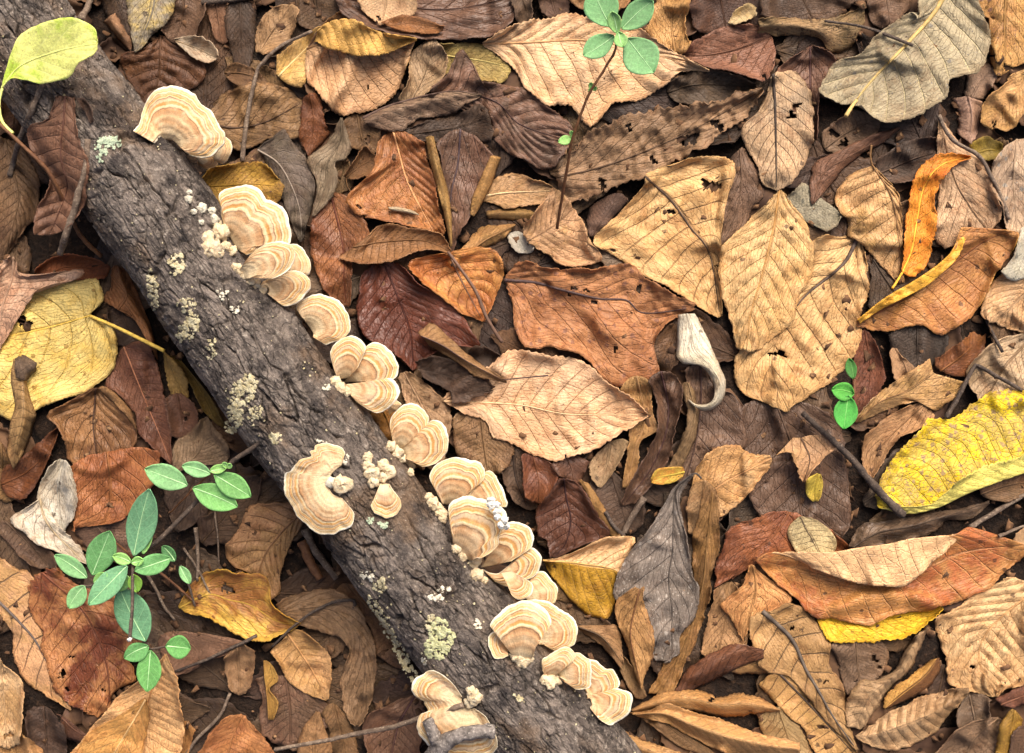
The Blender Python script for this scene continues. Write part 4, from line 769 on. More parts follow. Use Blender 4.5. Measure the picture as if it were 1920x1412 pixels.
D(2, 'dark ochre leaf in the shade against the log', '8a6a2c', '5d4520', '315,665 345,700 380,770', '335,672 370,720 405,790', '350,690 390,740 425,800')
D(4, 'maroon leaf patch next to the mustard-brown leaf', '7a4c3f', '5c382f', '306,745 313,785 322,821', '335,745 342,785 345,815', '358,749 375,773 371,804', gloss=.18, hol=[(350,785,3)])
D(5, 'grey-brown leaf draped by the branch of the honeysuckle', '97785c', '745a44', '322,832 360,804 386,780', '335,880 370,850 395,795', '388,870 420,872 433,861 425,830 396,793', bk=2.5, cr=.6)
D(5, 'red-brown leaf with a tattered corner near the honeysuckle', 'a9663d', '84472a', '128,868 133,920 140,955 133,1000', '200,868 205,920 195,975 150,988', '300,835 300,890 270,930 236,969 205,982', nv=6, gloss=.15, bk=2, mix=.9)
D(5, 'pale grey-white leaf piece beside the red-brown tattered leaf', 'c6bca9', 'a89a84', '103,862 78,896 68,940 95,985', '118,866 112,905 112,945 118,992', '131,871 147,930 141,962 124,992', nv=5, cup=2, gloss=-.05)
D(6, 'bleached cream leaf with a lobed edge near the honeysuckle leaves', 'd8c8b0', 'bca88a', '70,938 22,968 26,986 45,1000 70,1022 104,1034 163,1057', '76,938 84,965 102,995 130,1025 163,1058', '84,946 98,968 114,990 137,1014 152,1028 164,1056', nv=7, pl=.6, vein='a5906f', cup=-2)
D(4, 'dark brown leaf under the bleached cream leaf', '6b4a3c', '4d352b', '-15,985 15,1020 60,1065', '20,985 60,1025 90,1060', '60,1010 100,1040 105,1075', bk=2.5)
D(3, 'dim brown leaf between the two honeysuckle shoots', '6f5040', '503a2f', '130,985 150,1010 160,1030', '180,985 200,1010 210,1040', '250,960 260,1000 260,1040')
D(4, 'tan leaf with a grey midrib and dark side veins under the red blotched leaf', 'c6966a', 'a87a4c', '-35,1120 20,1180 24,1232 48,1276 84,1306 132,1332', '-12,1118 34,1164 68,1204 100,1265 132,1332', '-10,1030 30,1058 62,1078 95,1150 110,1250 134,1330', nv=7, sl=1.2, vein='5a4738', vstr=.8, rib=1.6, ribcol='5d5048', pl=.5)
D(5, 'two-toned red and tan leaf with small round spots and ragged edges', 'b57449', '70351f', '48,1102 58,1152 75,1186 72,1214 88,1245 94,1272 110,1306 145,1334 172,1347', '85,1080 150,1140 190,1215 205,1290 200,1330', '110,1063 138,1090 180,1111 220,1114 255,1170 274,1200 247,1238 250,1276 213,1299 206,1328', nv=9, sl=1.5, mix=1.0, gloss=.2, hol=[(117,1265,6),(134,1232,3),(194,1295,3),(125,1292,3)], vein='6b3c26', bk=1.8, rag=3, ser=1.5)
D(6, 'large tan leaf with close side veins at the foot of the honeysuckle', 'd6a873', 'bd8b57', '300,1240 250,1282 219,1309 182,1350 160,1378 128,1425', '309,1230 290,1280 278,1330 272,1425', '312,1227 329,1266 342,1306 346,1342 338,1425', nv=14, sl=2.5, pl=.9, vein='ab7a4b', ser=1, rib=.8)
D(7, 'amber-brown leaf lying on the large tan leaf at the foot of the honeysuckle', 'c4874c', 'a4683a', '272,1308 224,1340 166,1377 125,1430', '273,1312 250,1355 210,1425', '275,1310 282,1338 272,1390 262,1435', nv=6, sl=2, vein='ddb070', ribcol='d9b078', rib=1.0, gloss=.1)
D(6, 'tan leaf with wavy dry surface and a torn hole at its lower end', 'c9a478', 'a8804f', '-25,1240 -25,1310 -15,1390', '0,1240 8,1310 12,1395', '5,1244 35,1272 45,1310 44,1345 38,1398', nv=8, pl=1.2, hol=[(15,1378,7)])
D(5, 'amber tan leaf next to the torn wavy leaf', 'bb8a58', '976a3f', '-10,1380 -10,1425', '30,1375 30,1425', '45,1378 80,1405 78,1425', cup=2)
D(4, 'dark wrinkled leaf between the torn wavy leaf and the red blotched leaf', '573e31', '3f2c23', '45,1330 48,1375 55,1425', '85,1335 88,1380 90,1425', '110,1345 125,1380 125,1425', cr=1.0, bk=3)
D(3, 'maroon leaf margin under the red blotched leaf', '6d4131', '522f23', '100,1335 130,1350 160,1375', '120,1345 140,1365 165,1380', '110,1370 130,1385 160,1400', gloss=.15)
D(7, 'yellow leaf with red-brown patches and a round hole', 'ddb14c', '8a4a2c', '334,1138 358,1100 389,1070 417,1060 442,1070 486,1077 504,1092 508,1130 535,1152 563,1169', '336,1140 390,1115 430,1125 470,1135 520,1165 562,1171', '346,1146,2 386,1160,4 421,1176,5 452,1195,5 482,1206,5 502,1205,4 522,1190,2 550,1182', nv=6, hol=[(428,1105,9)], mix=.85, stain=.3, spot=.12, spotcol='6d3020', gloss=.15, bk=2, under='e5a928')
D(5, 'light brown ribbed leaf under the great left fungus', 'b0835a', '8c6240', '558,942 480,940 452,980 420,1020 432,1060 470,1072', '566,962 530,1000 500,1040 482,1085', '569,985 547,1020 529,1073 524,1110 506,1131', nv=8, sl=1.5, pl=1.5, cup=-4, vein='7d5839', ribcol='8a6444')
D(5, 'smooth tan leaf with straight veins held by a dark arched stalk', 'c99a67', 'ad7b4a', '536,1191 508,1221 519,1245 536,1272 570,1299 612,1313', '540,1192 565,1230 592,1272 614,1312', '565,1179 594,1200 618,1230 621,1260 615,1311', nv=10, sl=2, pl=.5, vein='b58656', gloss=.12)
D(6, 'shrivelled brown leaf curled round a smooth tan leaf', '9c7a58', '7a5b40', '516,1132 552,1115 612,1104 662,1125 692,1180 706,1222 702,1290 686,1346 672,1362', '525,1150,3 600,1140,6 650,1162,7 680,1212,7 684,1275,6 670,1335,4 668,1362', '560,1172 605,1186 640,1200 655,1222 642,1260 636,1290 648,1342 666,1362', mi=1, cr=1.0, bk=2.8, nv=10, pl=1.2, rib=0)
D(4, 'rosy brown leaf against the log beside lichen crust', '8e6046', '6d4532', '626,1104 690,1170 703,1204 708,1232', '652,1100 705,1160 730,1205 745,1245', '676,1102 722,1170 748,1203 763,1246', gloss=.1)
D(3, 'brown leaf lying flat next to the honeysuckle, crossed by a thin twig', '7f5a45', '5f4030', '288,1200 310,1240 330,1272', '340,1195 365,1215 375,1240', '460,1198 425,1226 372,1242')
D(4, 'crumpled brown leaf scrap near the bottom twig', '967050', '745438', '420,1230 424,1265 430,1297', '448,1218 450,1260 450,1298', '472,1212 476,1248 468,1294', cr=1.5, bk=2.5)
D(4, 'russet leaf with dark blotches at the end of a bare twig', 'b06f44', '8a4d2e', '423,1342 392,1378 366,1420', '450,1350 435,1385 425,1425', '482,1365 505,1395 522,1425', nv=7, mix=.9, ser=1)
D(3, 'thin orange-brown leaf edge beside a bare twig', 'b87a48', '8d5831', '335,1358 335,1390 332,1420', '350,1356 348,1390 342,1420', '366,1366 358,1390 350,1420', cup=3, rib=0)
D(3, 'broad umber leaf under the paired yellowed leaflets', '775440', '593d2e', '478,1265 485,1330 490,1385', '540,1290 545,1335 545,1380', '620,1318 640,1352 600,1372', nv=7, gloss=.1)
D(6, 'pair of small yellowed leaflets joined end to end', 'bf9247', '9c7436', '494,1236 496,1270 500,1290 502,1325 504,1350', '505,1245 510,1270 501,1291 512,1325 508,1350', '512,1250 521,1275 504,1292 521,1318 512,1350', cup=2, rag=.4, bk=.5, rib=.6)
D(4, 'light brown wrinkled leaf under the long bottom twig', 'b08357', '8e6642', '556,1425 562,1380 592,1333', '590,1425 592,1385 596,1335', '625,1425 618,1388 600,1335', cr=.8, nv=8)
D(3, 'coffee-brown leaf next to the shrivelled brown leaf', '8a6341', '6a482f', '600,1330 615,1370 625,1425', '630,1330 640,1370 650,1425', '660,1350 668,1385 675,1425')
D(4, 'mauve-brown leaf against the fungus crossed by sticks', '845846', '633f33', '720,1322 682,1350 684,1425', '770,1315 745,1360 730,1425', '800,1325 795,1370 790,1425', nv=7, gloss=.15, vein='5a3c38')
# --- lower right
D(6, 'folded leaf, upper half tan and lower half mustard yellow, beside the fungi', 'd0a676', 'b07c22', '1018,1049 1046,1045 1090,1028 1132,1008 1178,1004 1189,1016 1162,1074', '1018,1051,6 1070,1056,7 1100,1061,7 1145,1067,6 1162,1076,4', '1020,1053 1032,1080 1056,1109 1082,1136 1108,1156 1146,1156 1158,1085', nv=9, sl=1.0, side=1.0, mix=0.0, gloss=.14, pl=.7, vein='c79a58')
D(8, 'ash-grey leaf with pale speckles, folded at its curled stalk end', '85786c', '6b5f55', '1288,893,8 1262,916,8 1245,945,7 1230,971,6 1206,999,4 1172,1050,2 1150,1120 1190,1150 1225,1238', '1296,890,8 1268,918,3 1263,950,0 1261,1032 1254,1085 1260,1152 1258,1241', '1302,891,8 1276,930,8 1282,982,6 1292,1012,5 1302,1080,3 1317,1102,2 1314,1136 1302,1163 1276,1190 1274,1226 1244,1244', nv=9, sl=2, pl=.6, spot=.25, spotcol='a59a8e', vein='4f463f', gloss=-.08, cr=.3, pet='1296,890,9 1306,888,10 1315,897,9', petr=1.6)
D(9, 'cinnamon curled leaf resting on the ash-grey leaf', 'b88356', '93623c', '1190,1100,6 1152,1128,3 1154,1162 1166,1186 1176,1216 1186,1251 1202,1292', '1200,1105,7 1188,1150,5 1182,1190,5 1190,1235,4 1203,1293', '1208,1098,7 1206,1118,5 1214,1143,2 1227,1190,1 1223,1231 1213,1260 1204,1294', nv=7, pl=.8, cup=-2, vein='6f4a2e')
D(7, 'long brown leaf curving down under the ash-grey leaf', '9c6c40', '7b5130', '1322,902 1300,1000 1300,1072 1300,1110 1270,1200 1240,1252 1212,1300', '1338,925,5 1328,1010,6 1320,1090,5 1296,1180,3 1263,1252 1240,1302', '1346,935 1350,1012 1337,1074 1332,1108 1318,1163 1301,1211 1277,1266 1262,1300', nv=12, pl=.5, mi=1, cup=-2, gloss=.14)
D(6, 'twisted buff leaf top near the long brown leaf', 'c0976a', '986f46', '1300,905 1288,945 1290,1000', '1325,900,6 1315,950,6 1305,1005,3', '1345,920 1350,965 1330,1010', cup=-2, bk=2.5)
D(4, 'big maroon-rust leaf with ragged lower edge beside the ash-grey leaf', '9a5735', '743c26', '1410,968 1372,988 1352,1012 1342,1064 1336,1106', '1465,975 1440,1010 1405,1040 1380,1075', '1585,1000 1592,1030 1540,1046 1460,1047 1410,1062 1372,1088', nv=7, gloss=.2, spot=.2, bk=2.2, mix=.9)
D(6, 'tawny star-tipped leaf piece lying on the dark-ribbed leaf', 'c98a58', 'ac6b3f', '1402,1062 1393,1094 1353,1131 1372,1163 1393,1200', '1412,1062 1415,1100 1408,1140 1395,1200', '1420,1068 1488,1119 1460,1142 1428,1160 1400,1178', nv=6, pl=.6, cup=-3, rag=2.5, gloss=.1)
D(3, 'olive-tan leaf under the star-tipped piece', 'a57d54', '805d3c', '1340,1102 1322,1170 1314,1232', '1368,1098 1360,1165 1345,1228', '1385,1100 1402,1200 1382,1214', nv=8)
D(6, 'large light brown leaf with a heavy dark midrib', 'b9905e', '966f45', '1402,1160 1400,1202 1430,1256 1480,1269 1510,1302 1546,1348 1604,1406', '1436,1150 1486,1196 1513,1256 1536,1296 1561,1341 1607,1407', '1442,1148 1476,1131 1500,1135 1534,1166 1557,1204 1558,1245 1580,1286 1588,1344 1609,1406', nv=9, sl=1.3, vein='58442f', vstr=.75, rib=2.4, ribcol='5f5348', pl=.8, bk=2, hol=[(1485,1178,3),(1548,1278,3)])
D(6, 'white-backed leaf rim curling over a dark hollow', '6d3c26', '4a281b', '1264,1300 1278,1265,6 1295,1247,8 1323,1230,9 1347,1217,9 1374,1208,8 1432,1217,5', '1270,1303,3 1292,1275,9 1322,1262,11 1347,1240,11 1382,1224,9 1432,1219,5', '1275,1310 1310,1290 1350,1270 1390,1250 1432,1235', mi=2, under='cdb9ad', rib=0, nv=8)
D(5, 'brown leaf margin with a small curl beside the dark hollow', 'a9784c', '83583a', '1375,1235 1410,1215 1465,1200', '1370,1255 1420,1240 1470,1230', '1385,1265 1430,1262 1480,1255', cup=-3)
D(7, 'rolled tan leaf like a tube with pale slanting veins, behind the longer tube', 'c69259', 'a87140', '1182,1330 1216,1312 1244,1299 1305,1292 1347,1305 1388,1299 1432,1312 1464,1331', '1185,1333,6 1240,1316,10 1300,1312,11 1350,1322,10 1400,1320,9 1464,1332,5', '1192,1337 1236,1332 1292,1332 1336,1343 1388,1342 1438,1335 1464,1333', mi=1, cup=-4, nv=14, sl=2, pl=.6, vein='dcb884', rib=0, bk=.7, gloss=.1, hol=[(1335,1312,5)])
D(8, 'longer rolled tan leaf like a tube with pale slanting veins', 'cf9c64', 'b07b47', '1182,1336 1217,1332 1236,1320 1256,1318 1302,1335 1353,1349 1405,1369 1500,1392', '1188,1340,7 1245,1338,12 1300,1360,13 1360,1380,13 1430,1395,12 1500,1405,10', '1196,1344 1250,1357 1285,1379 1320,1396 1372,1415 1440,1425 1500,1425', mi=1, cup=-4, nv=15, sl=2, pl=.6, vein='e3c08c', rib=0, bk=.7, gloss=.1)
D(7, 'half-rolled amber leaf beside the lower end of the log', 'cb9962', 'ab7743', '1123,1350 1150,1364 1183,1376 1217,1390 1256,1404 1310,1425', '1124,1362,6 1155,1382,8 1200,1400,8 1240,1415,7 1300,1432,5', '1124,1374 1140,1392 1165,1416 1210,1430 1280,1440', mi=1, cup=-3, nv=12, pl=.5, rib=0, vein='ddb47c', bk=.6)
D(5, 'brown leaf with a curved grey midrib next to the lowest fungi', '9c764f', '7a5838', '1083,1180 1122,1207 1146,1231 1166,1256', '1088,1176,3 1130,1195,4 1168,1245', '1124,1171 1160,1175 1167,1204 1170,1246', nv=7, vein='54412f', rib=.8)
D(4, 'narrow brown leaf sliver beside the lowest fungi', '8a6846', '6b4e34', '1150,1230 1170,1270 1195,1312', '1162,1230 1185,1270 1205,1310', '1172,1232 1197,1270 1212,1308', rib=0)
D(3, 'dull brown leaf between rolled leaves and amber half-rolled leaf', '8d6846', '6b4c33', '1200,1345 1230,1370 1280,1405', '1240,1350 1270,1375 1320,1410', '1270,1360 1310,1390 1360,1425')
D(8, 'large orange-brown leaf folded over, its tan underside forming a flap', 'bf7e49', 'a2572f', '1487,1043,5 1522,1063,7 1563,1080,8 1611,1094,9 1666,1101,9 1704,1094,9 1761,1040,7 1790,1018,5', '1442,1036,5 1500,1035,9 1560,1036,11 1608,1028,12 1667,1020,12 1711,1010,11 1788,1002,8 1817,988,4', '1418,1050,1 1500,1068,2 1580,1083,2 1660,1088,2 1725,1070,2 1810,1035,2 1925,1022,1', '1420,1056 1461,1098 1496,1122 1513,1146 1540,1160 1625,1175 1668,1166 1750,1142 1850,1108 1916,1046 1932,1028', mi=2, under='cfa475', nv=14, sl=1.2, pl=.5, vein='d29a66', vstr=.4, gloss=.2, bk=1.2, rib=0, mix=1.0)
D(6, 'bright yellow toothed leaf showing under the folded orange-brown leaf', 'e6b926', 'd49d1e', '1536,1150 1600,1125 1680,1115 1768,1130', '1534,1158 1600,1160 1680,1158 1768,1138', '1533,1164 1541,1184 1561,1204 1609,1207 1660,1204 1704,1197 1742,1169 1768,1142', nv=12, ser=3.2, stain=.1, spot=.2, spotcol='9a6a1c', rib=0, vein='c99a1e', tooth=10)
D(7, 'oval pale yellow-tan leaf with a fine dark midrib beside the folded orange-brown leaf', 'c3ac7c', 'a38f68', '1497,969 1480,986 1478,1006 1490,1040', '1501,968 1512,990 1526,1012 1540,1042', '1506,969 1534,974 1557,991 1571,1016 1568,1042', nv=8, sl=1.5, vein='5f4f3b', vstr=.6, rag=.3, bk=.6, rib=.7, cr=.1)
D(5, 'dark rolled leaf with silvery sheen next to the spotted yellow leaf', '5c463b', '7b6152', '1590,1026 1611,982 1660,974 1695,970 1742,960 1800,953 1855,938', '1600,1026,4 1650,1000,7 1710,988,8 1770,970,7 1855,942,3', '1610,1028 1645,1026 1714,1012 1762,992 1775,978 1824,974 1856,944', mi=1, cup=-3, gloss=.3, bk=2.2, cr=.4)
D(6, 'broad tan leaf with a whorl of wrinkles and a torn lower edge', 'd3ac7a', 'b98e5d', '1892,1074 1800,1130 1752,1164 1766,1215 1771,1270 1786,1290 1824,1300 1862,1306', '1930,1115 1880,1155 1845,1195 1836,1240 1866,1306', '1960,1140 1965,1200 1960,1250 1930,1278 1890,1293 1870,1306', nv=10, sl=2.5, pl=1.6, cr=.5, bk=2, vein='b98d5c', hol=[(1823,1250,4)], rag=2, cup=-3)
D(6, 'wrinkled tan leaf rolled to a point beside the broad whorled leaf', 'b5926a', '92714e', '1738,1176 1720,1190 1693,1221 1676,1255 1642,1275 1614,1276 1588,1313 1588,1362', '1739,1178,5 1712,1215,9 1690,1255,10 1655,1285,10 1630,1310,8 1603,1365,4', '1741,1177 1722,1222 1704,1259 1674,1286 1658,1308 1626,1354 1614,1368', mi=1, cr=.9, pl=1.0, nv=16, sl=1, cup=-3, rib=0)
D(6, 'golden-brown leaf folded into a keel between two wrinkled tan leaves', 'c8944a', '7d4b2b', '1655,1326 1666,1299 1711,1264 1745,1237', '1658,1328,5 1690,1300,7 1730,1268,7 1758,1234,5', '1665,1328 1694,1317 1738,1292 1762,1264 1763,1234', side=1.0, mix=.1, rib=.6)
D(7, 'heavily wrinkled pale brown leaf with cross-ribs, next to the golden-brown keel', 'be996f', '9a764f', '1604,1380 1632,1360 1660,1336 1694,1322 1728,1305 1762,1298 1793,1288 1817,1291', '1606,1382,3 1650,1376,7 1700,1358,8 1750,1338,8 1817,1295,4', '1606,1384 1626,1398 1660,1407 1694,1404 1735,1387 1759,1370 1773,1350 1790,1333 1818,1300', mi=1, cup=-3, cr=.9, pl=1.8, nv=12, sl=1, rib=0)
D(4, 'taupe torn leaf in the shade under the yellow toothed leaf', '86664d', '674d3a', '1555,1205 1572,1250 1585,1310', '1605,1200 1608,1250 1612,1280', '1665,1205 1670,1235 1650,1275', hol=[(1640,1235,5),(1648,1250,4)], cr=.6)
D(5, 'tan leaf with thin dark veins beside the heavily wrinkled leaf', 'c1935b', '9e7241', '1418,1278 1457,1320 1482,1350 1506,1368 1530,1425', '1470,1272 1503,1306 1544,1350 1600,1412', '1500,1276 1534,1319 1564,1357 1610,1412', nv=10, sl=1.5, vein='5d452d', vstr=.7, hol=[(1540,1362,5)], rib=1.3, ribcol='4f4034', cup=-2)
D(4, 'grey-tan leaf with a green tinge beside the longer rolled tube', 'a58659', '82693f', '1420,1340 1430,1380 1440,1425', '1462,1335 1475,1375 1490,1425', '1480,1338 1508,1375 1528,1425', nv=7)
D(4, 'grey-brown puckered leaf by the torn edge of the whorled leaf', '86695a', '665046', '1790,1335 1800,1365 1810,1385', '1822,1310 1830,1350 1830,1385', '1858,1305 1858,1340 1850,1375', cr=1.2, bk=2.5)
D(4, 'light umber leaf lying flat next to the puckered grey-brown leaf', '97755a', '765943', '1850,1345 1790,1370 1740,1425', '1868,1350 1830,1385 1810,1425', '1885,1350 1882,1390 1870,1425', nv=8)
D(5, 'mustard leaf sliver beside a small maroon leaf', 'b28635', '8c6628', '1885,1335 1872,1375 1866,1425', '1900,1335 1892,1380 1882,1425', '1918,1345 1908,1385 1900,1425', gloss=.1)
D(6, 'small maroon leaf beside the mustard sliver', '6d4a44', '523632', '1935,1350 1900,1372 1890,1425', '1945,1370 1920,1395 1910,1425', '1960,1390 1950,1410 1940,1425', gloss=.15)
D(5, 'red-brown leaf wedge under the broad whorled leaf', '925641', '713f30', '1862,1308 1888,1300 1930,1275', '1880,1318 1905,1308 1940,1295', '1895,1328 1920,1320 1950,1315')
D(4, 'buff leaf edge beyond the grey twig at the end of the folded orange-brown leaf', 'c79f74', 'a47c54', '1898,1012 1912,995 1935,985', '1910,1020 1925,1008 1945,1002', '1918,1030 1935,1022 1950,1015', rib=0)
D(4, 'brown leaf tip between the two grey twigs', '8d6748', '6d4c35', '1835,905 1880,890 1930,880', '1850,925 1890,912 1940,905', '1880,945 1910,935 1950,925')

LV.sort(key=lambda q: q[0])
PLACED = []
for (lay, label, t1, t2, rails, kw) in LV:
    leaf(label, t1, t2, list(rails), **kw)
    PLACED.append((label, float(LAST['X'].mean()), float(LAST['Y'].mean())))

# keep the low leaves that show, named by what they lie beside; the rest becomes one layer of litter
def vis_of(X, Y, Z): return (Z > h_sample(HM, X, Y) - 0.0012) & (np.abs(X) < .285) & (np.abs(Y) < .21) & (h_sample(HLs, X, Y) < 0.01)
LOWV = sorted([(int(vis_of(X, Y, Z).sum() * (1 if X.shape[0] else 1)), k) for k, (r, cn, X, Y, Z) in enumerate(LOW)], reverse=True)
KEEP = {k for v_, k in LOWV[:100] if v_ >= 10}
USED = set(); REST = []
for k, (r, cn, X, Y, Z) in enumerate(LOW):
    vis = vis_of(X, Y, Z)
    if k in KEEP:
        vx, vy = X[vis].mean(), Y[vis].mean()
        for (lb, px, py) in sorted(PLACED, key=lambda q: (q[1] - vx) ** 2 + (q[2] - vy) ** 2):
            t = '%s buried leaf beside the %s' % (cn, lb)
            if len(t.split()) <= 16 and t not in USED: USED.add(t); r['label'] = t; break
        continue
    out = ((np.abs(X) > .285) | (np.abs(Y) > .21)).mean() > .3
    for c in list(r.children):
        if c.name.startswith('blade') and (out or vis.sum() > 0): REST.append((np.array([tuple(v.co) for v in c.data.vertices]) + np.array(r.location), np.array([tuple(q.vertices) for q in c.data.polygons])))
        bpy.data.objects.remove(c, do_unlink=True)
    bpy.data.objects.remove(r, do_unlink=True)
if REST:
    off = np.concatenate([[0], np.cumsum([len(v) for v, _ in REST])[:-1]])
    m_ = simple_material('buried_litter', '3f2b20', '664a33', '574034', 30, .8, .5)
    tag(mesh_obj('buried_litter', np.vstack([v for v, _ in REST]), np.vstack([f + o_ for (_, f), o_ in zip(REST, off)]), m_), 'dark rotting leaves deep under the litter', 'litter', None, 'stuff')
print('pile height p50/p95/max', np.percentile(HM, [50, 95, 100]), 'low kept', sum(1 for o in bpy.data.objects if o.get('group') == 'buried leaves of the lower litter'))

# ------------------------------------------------------------------ what lies over or grows on the log
np.maximum(HM, HLs, out=HM)
leaf('brown leaf with ribbed surface lying over the upper side of the log', '7d5140', '5f3a2d', ['106,179,2 85,222,2 52,236 60,286 90,332 68,392 64,440', '122,180,4 119,232,4 114,292,2 126,350,2 110,400 92,442', '141,184,5 144,216,6 150,266,4 169,306,2 164,352 156,388 122,432'],
     nv=11, sl=1.2, pl=1.3, bk=2.2, vein='543427', gloss=.1, lift=40, zs=.055)
leaf('small dark curled leaf tip beside the ribbed leaf on the log', '4e3126', '38231c', ['140,183 158,188,4 170,205,5 175,228,4', '146,190,5 160,198,8 166,212,7 172,230,4', '150,200 156,206,3 162,216,3 170,232,2'], rib=0, lift=30, zs=.055)

def log_z(px, py, default=LOG_Z):
    x, y = w2(np.asarray(px, float), np.asarray(py, float), 0.05)
    for _ in range(3):
        h = h_sample(HLs, x, y); x, y = w2(np.asarray(px, float), np.asarray(py, float), np.maximum(h, LOG_Z))
    h = h_sample(HLs, x, y)
    return np.where(h > 0.02, h, default)

def fungus_cap(rt, base, rim, bz=None, rz=3.0, bulge=3.0, shift=0.0, bands=1.0, th=2.2, part='cap', wav=1.0, seed=0, floor=True):
    """fan from an attached base line to a free rim; heights in mm, rz relative to the base"""
    B = pts(base); Rm = pts(rim)
    Lr = np.linalg.norm(np.diff(Rm[:, :2], axis=0), axis=1).sum()
    n = int(np.clip(Lr / 2.6, 28, 160)); cB = catmull(B, n); cR = catmull(Rm, n)
    dp = np.linalg.norm(cR[:, :2] - cB[:, :2], axis=1).max(); m = int(np.clip(dp / 2.6, 16, 44))
    r = np.linspace(0, 1, m); s = np.linspace(0, 1, n)
    Rg = np.repeat(r[None], n, 0); Sg = np.repeat(s[:, None], m, 1)
    # scalloped rim
    out = cR[:, :2] - cB[:, :2]; ln = np.linalg.norm(out, axis=1, keepdims=True) + 1e-6
    am = wav * (3.0 * noise(s * Lr / 24.0, 0 * s + .5, seed + 1) + 1.8 * noise(s * Lr / 8.0, 0 * s + 4.5, seed + 2))
    cR = cR.copy(); cR[:, :2] += out / ln * am[:, None]
    px = cB[:, None, 0] * (1 - Rg) + cR[:, None, 0] * Rg; py = cB[:, None, 1] * (1 - Rg) + cR[:, None, 1] * Rg
    zb = (log_z(B[:, 0], B[:, 1]).mean() + 0.0008) if bz is None else bz
    zrel = cB[:, None, 2] * (1 - Rg) + (cR[:, None, 2] + rz) * Rg
    Z = zb + 0.001 * (zrel + bulge * np.sin(np.pi * np.clip(Rg, 0, 1) ** 0.8) * np.sin(np.pi * np.clip(Sg * 0.9 + 0.05, 0, 1)) ** 0.5)
    Z = Z + 0.001 * Rg ** 2 * 2.2 * wav * noise(Sg * Lr / 38.0, Rg * 0.6, seed + 5)
    ph = Rg + 0.03 * noise(px / 20, py / 20, seed + 6)
    Z = Z + 0.00018 * np.cos(ph * 2 * np.pi * 8.5 * bands) + 0.0001 * np.cos(ph * 2 * np.pi * 19 * bands)
    Z = Z + 0.00022 * noise(Sg * Lr / 5.0, Rg * 5, seed + 7)
    if floor:
        x, y = w2(px, py, zb); lift = h_sample(HLs, x, y) + 0.0016
        lift = np.where(Rg < 0.12, 0, lift); Z = np.maximum(Z, lift); Z = np.where(Rg > .1, blur2(blur2(Z)) * .5 + Z * .5, Z)
    X, Y = w2(px, py, Z); P = np.stack([X, Y, Z], -1)
    N = np.cross(np.gradient(P, axis=0), np.gradient(P, axis=1)); flip = N[..., 2].sum() < 0
    if flip: N = -N
    N /= np.maximum(np.linalg.norm(N, axis=-1, keepdims=True), 1e-12)
    t = 0.001 * th * (1.25 - 0.95 * Rg ** 3)
    mid = P - N * 0.0005; Pb = P - np.array([0, 0, 1.0]) * t[..., None] - 0.0 * N
    # rounded lip: push the last ring's lower copy inwards a little
    Pb[:, -1] = P[:, -1] * 0.97 + P[:, -2] * 0.03 - np.array([0, 0, 1.0]) * 0.0011
    nn = n * m; idx = np.arange(nn).reshape(n, m)
    q = np.stack([idx[:-1, :-1], idx[1:, :-1], idx[1:, 1:], idx[:-1, 1:]], -1).reshape(-1, 4)
    top = q[:, ::-1] if flip else q; bot = (q if flip else q[:, ::-1]) + nn
    e = np.concatenate([top[:, [0, 1]], top[:, [1, 2]], top[:, [2, 3]], top[:, [3, 0]]])
    key = np.minimum(e[:, 0], e[:, 1]) * (nn + 1) + np.maximum(e[:, 0], e[:, 1])
    _, inv, cnt = np.unique(key, return_inverse=True, return_counts=True); be = e[cnt[inv] == 1]
    wall = np.stack([be[:, 1], be[:, 0], be[:, 0] + nn, be[:, 1] + nn], -1)
    uv = np.stack([Rg, Sg], -1).reshape(-1, 2)
    o = mesh_obj(part, np.vstack([P.reshape(-1, 3), Pb.reshape(-1, 3)]), [top, bot, wall], M_FUNG, rt, np.vstack([uv, uv]), {'under': np.concatenate([np.zeros(nn), np.ones(nn)])}, True, tuple(rt.location))
    o['shift'] = float(shift); o['bands'] = float(bands)
    return o

def knob_arrays(px, py, r, z, flat=0.7, seed=0, nu=14, nv=9, st=(1.0, 0.0)):
    th = np.linspace(0, 2 * np.pi, nu, endpoint=False); ph = np.linspace(0.02, np.pi - 0.02, nv)
    T, Pp = np.meshgrid(th, ph)
    rr = 1 + 0.7 * noise(np.cos(T) * 1.6 + 5, np.sin(T) * 1.6 + Pp * 1.3, seed) + 0.45 * noise(np.cos(T) * 4 + 9, np.sin(T) * 4 + Pp * 3, seed + 2)
    lx = np.sin(Pp) * np.cos(T) * rr * st[0]; ly = np.sin(Pp) * np.sin(T) * rr; ca, sa = math.cos(st[1]), math.sin(st[1])
    X0, Y0 = w2(px, py, z); R = r * PXM
    V = np.stack([X0 + R * (lx * ca - ly * sa), Y0 + R * (lx * sa + ly * ca), z + R * flat * np.cos(Pp) * rr], -1).reshape(-1, 3)
    i = np.arange(nv - 1)[:, None] * nu; j = np.arange(nu)[None]; k = (j + 1) % nu
    F = np.stack([i + j, i + nu + j, i + nu + k, i + k], -1).reshape(-1, 4)
    return V, F

def knob(rt, px, py, r, mat=None, flat=0.5, dz=0.0, part='knob', seed=None, st=(1.0, 0.0)):
    seed = int(px * 7 + py) if seed is None else seed
    z = float(log_z(px, py)) + dz * 0.001 + r * PXM * flat * 0.35
    V, F = knob_arrays(px, py, r, z, flat, seed, 18, 12, st)
    return mesh_obj(part, V, F, mat or M_KNOB, rt, None, None, True, tuple(rt.location))

def fungus(label, px, py, group='bracket fungi along the log'):
    z = float(log_z(px, py)); x, y = w2(px, py, z)
    return root('bracket_fungus', (x, y, z), label, 'fungus', group)

